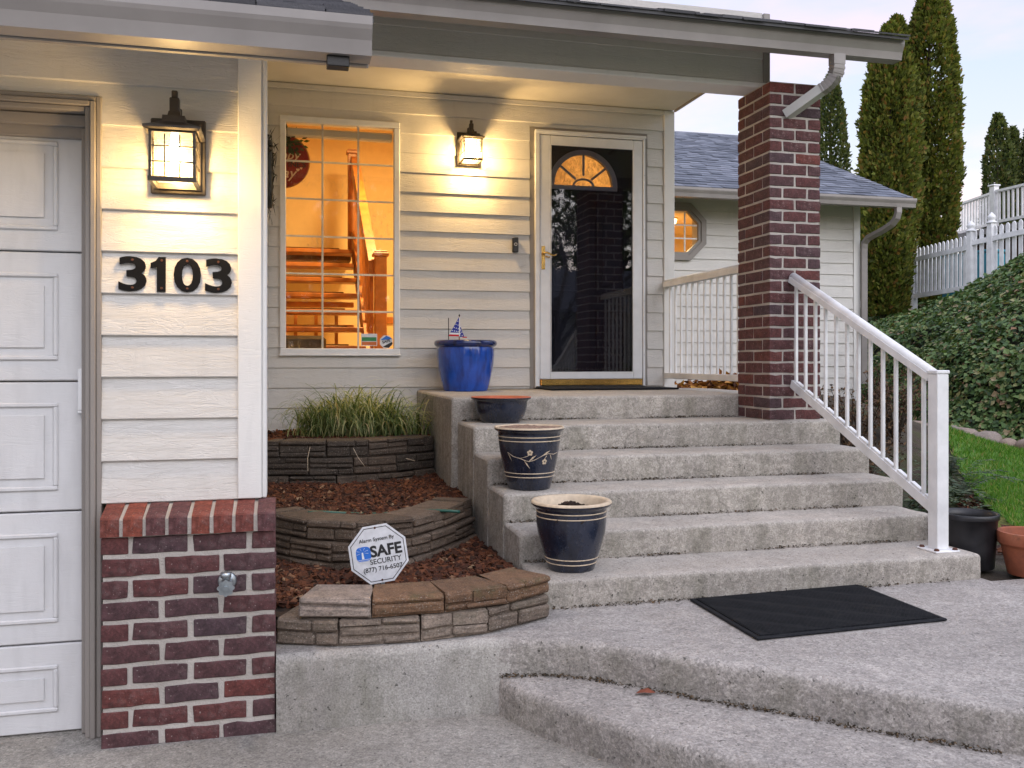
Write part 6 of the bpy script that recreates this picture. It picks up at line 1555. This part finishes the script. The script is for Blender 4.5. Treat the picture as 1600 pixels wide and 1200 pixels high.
# ------------------------------------------------------------------ across the street (behind the camera, seen in the door glass)
oh = thing('house_opposite', 'pale house with a low grey roof on the opposite side of the street', 'house', (12, -27, -0.29))
m = MB(); m.box(6, 17, -31, -25, -0.29, 3.4); part('wall', m, simple('grey_wall_paint', (0.34, 0.33, 0.32), 0.7), oh)
m = MB(); m.prism([(-31.6, 3.3), (-24.4, 3.3), (-28, 5.6)], 'x', 5.6, 17.4); part('roof', m, DARKSHINGLE, oh)
for x in (8.0, 13.6):
    m = MB(); m.box(x, x + 1.6, -24.99, -24.94, 1.1, 2.4, 0.02); part('window', m, PLASTIC, oh)
m = MB(); m.box(10.9, 12.0, -24.99, -24.93, -0.28, 2.0, 0.02); part('door', m, DARKPAINT, oh)
for i, (x, y, h, rd, lab) in enumerate(((3.6, -21, 9.5, 1.5, 'broad dark conifer left of the house opposite'), (19.5, -22, 11.0, 1.7, 'tallest dark conifer right of the house opposite'), (24.5, -23, 9.0, 1.5, 'dark conifer farthest along the opposite side'), (-3.5, -22, 10.0, 1.6, 'dark conifer opposite the garage'), (0.4, -23.5, 10.5, 1.7, 'unseen dark conifer added opposite the entry window to block sky reflections'), (6.2, -23.4, 8.5, 1.4, 'dark conifer half in front of the house opposite'), (-10, -23, 8.5, 1.4, 'shorter dark conifer beyond the driveway'), (14.4, -33.5, 15.0, 2.4, 'very tall conifer rising behind the house opposite'), (19.5, -34.0, 14.0, 2.3, 'tall conifer behind the right end of the house opposite'))):
    conifer('street_conifer', lab, x, y, -0.3, h, rd, 5200, 60 + i, 'conifers across the street', CONIFER_FAR, size=4.5)  # the unseen one opposite the entry window is added to block its sky reflection
hd = thing('clipped_hedge', 'long dark clipped hedge along the opposite kerb', 'hedge', (10, -20, -0.29))
r = np.random.default_rng(77); n = 7000; C = np.stack([r.uniform(-8, 26, n), -20 + r.normal(0, .35, n), -0.29 + r.uniform(0, 1.25, n)], 1)
leaf_cloud('foliage', C, r.normal(0, 1, (n, 3)), r.normal(0, 1, (n, 3)), r.uniform(.12, .26, n), r.uniform(.1, .2, n), IVY, hd, .1, 'stuff', (10, -20, -0.29))

bt = thing('bare_tree', 'leafless branching tree on the opposite verge in front of the house', 'tree', (9.6, -17.5, -0.29))
def limb(m, p, d, ln, rad, depth, r):
    q = p + d * ln; mid_ = p.lerp(q, .5) + Vector((r.uniform(-.06, .06), r.uniform(-.06, .06), 0)) * ln
    m.tube([p, mid_, q], [rad, rad * .8, rad * .6], 5)
    if depth == 0: return
    for k in range(3 if depth > 1 else 4):
        nd = (d + Vector((r.gauss(0, .5), r.gauss(0, .5), r.gauss(.12, .3)))).normalized(); limb(m, mid_.lerp(q, r.uniform(.3, 1)), nd, ln * r.uniform(.55, .8), rad * .55, depth - 1, r)
m = MB(); m.tube([(9.6, -17.5, -0.3), (9.62, -17.5, 1.0), (9.55, -17.45, 3.4)], [.2, .17, .13], 8); part('trunk', m, BARK, bt)
m = MB(); r_ = random.Random(4)
for k in range(5): limb(m, Vector((9.56, -17.46, 1.5 + .35 * k)), Vector((math.cos(k * 1.3), math.sin(k * 1.3), 1.0)).normalized(), 3.3, .12, 3, r_)
o = part('branches', m, BARK, bt); o['kind'] = 'stuff'
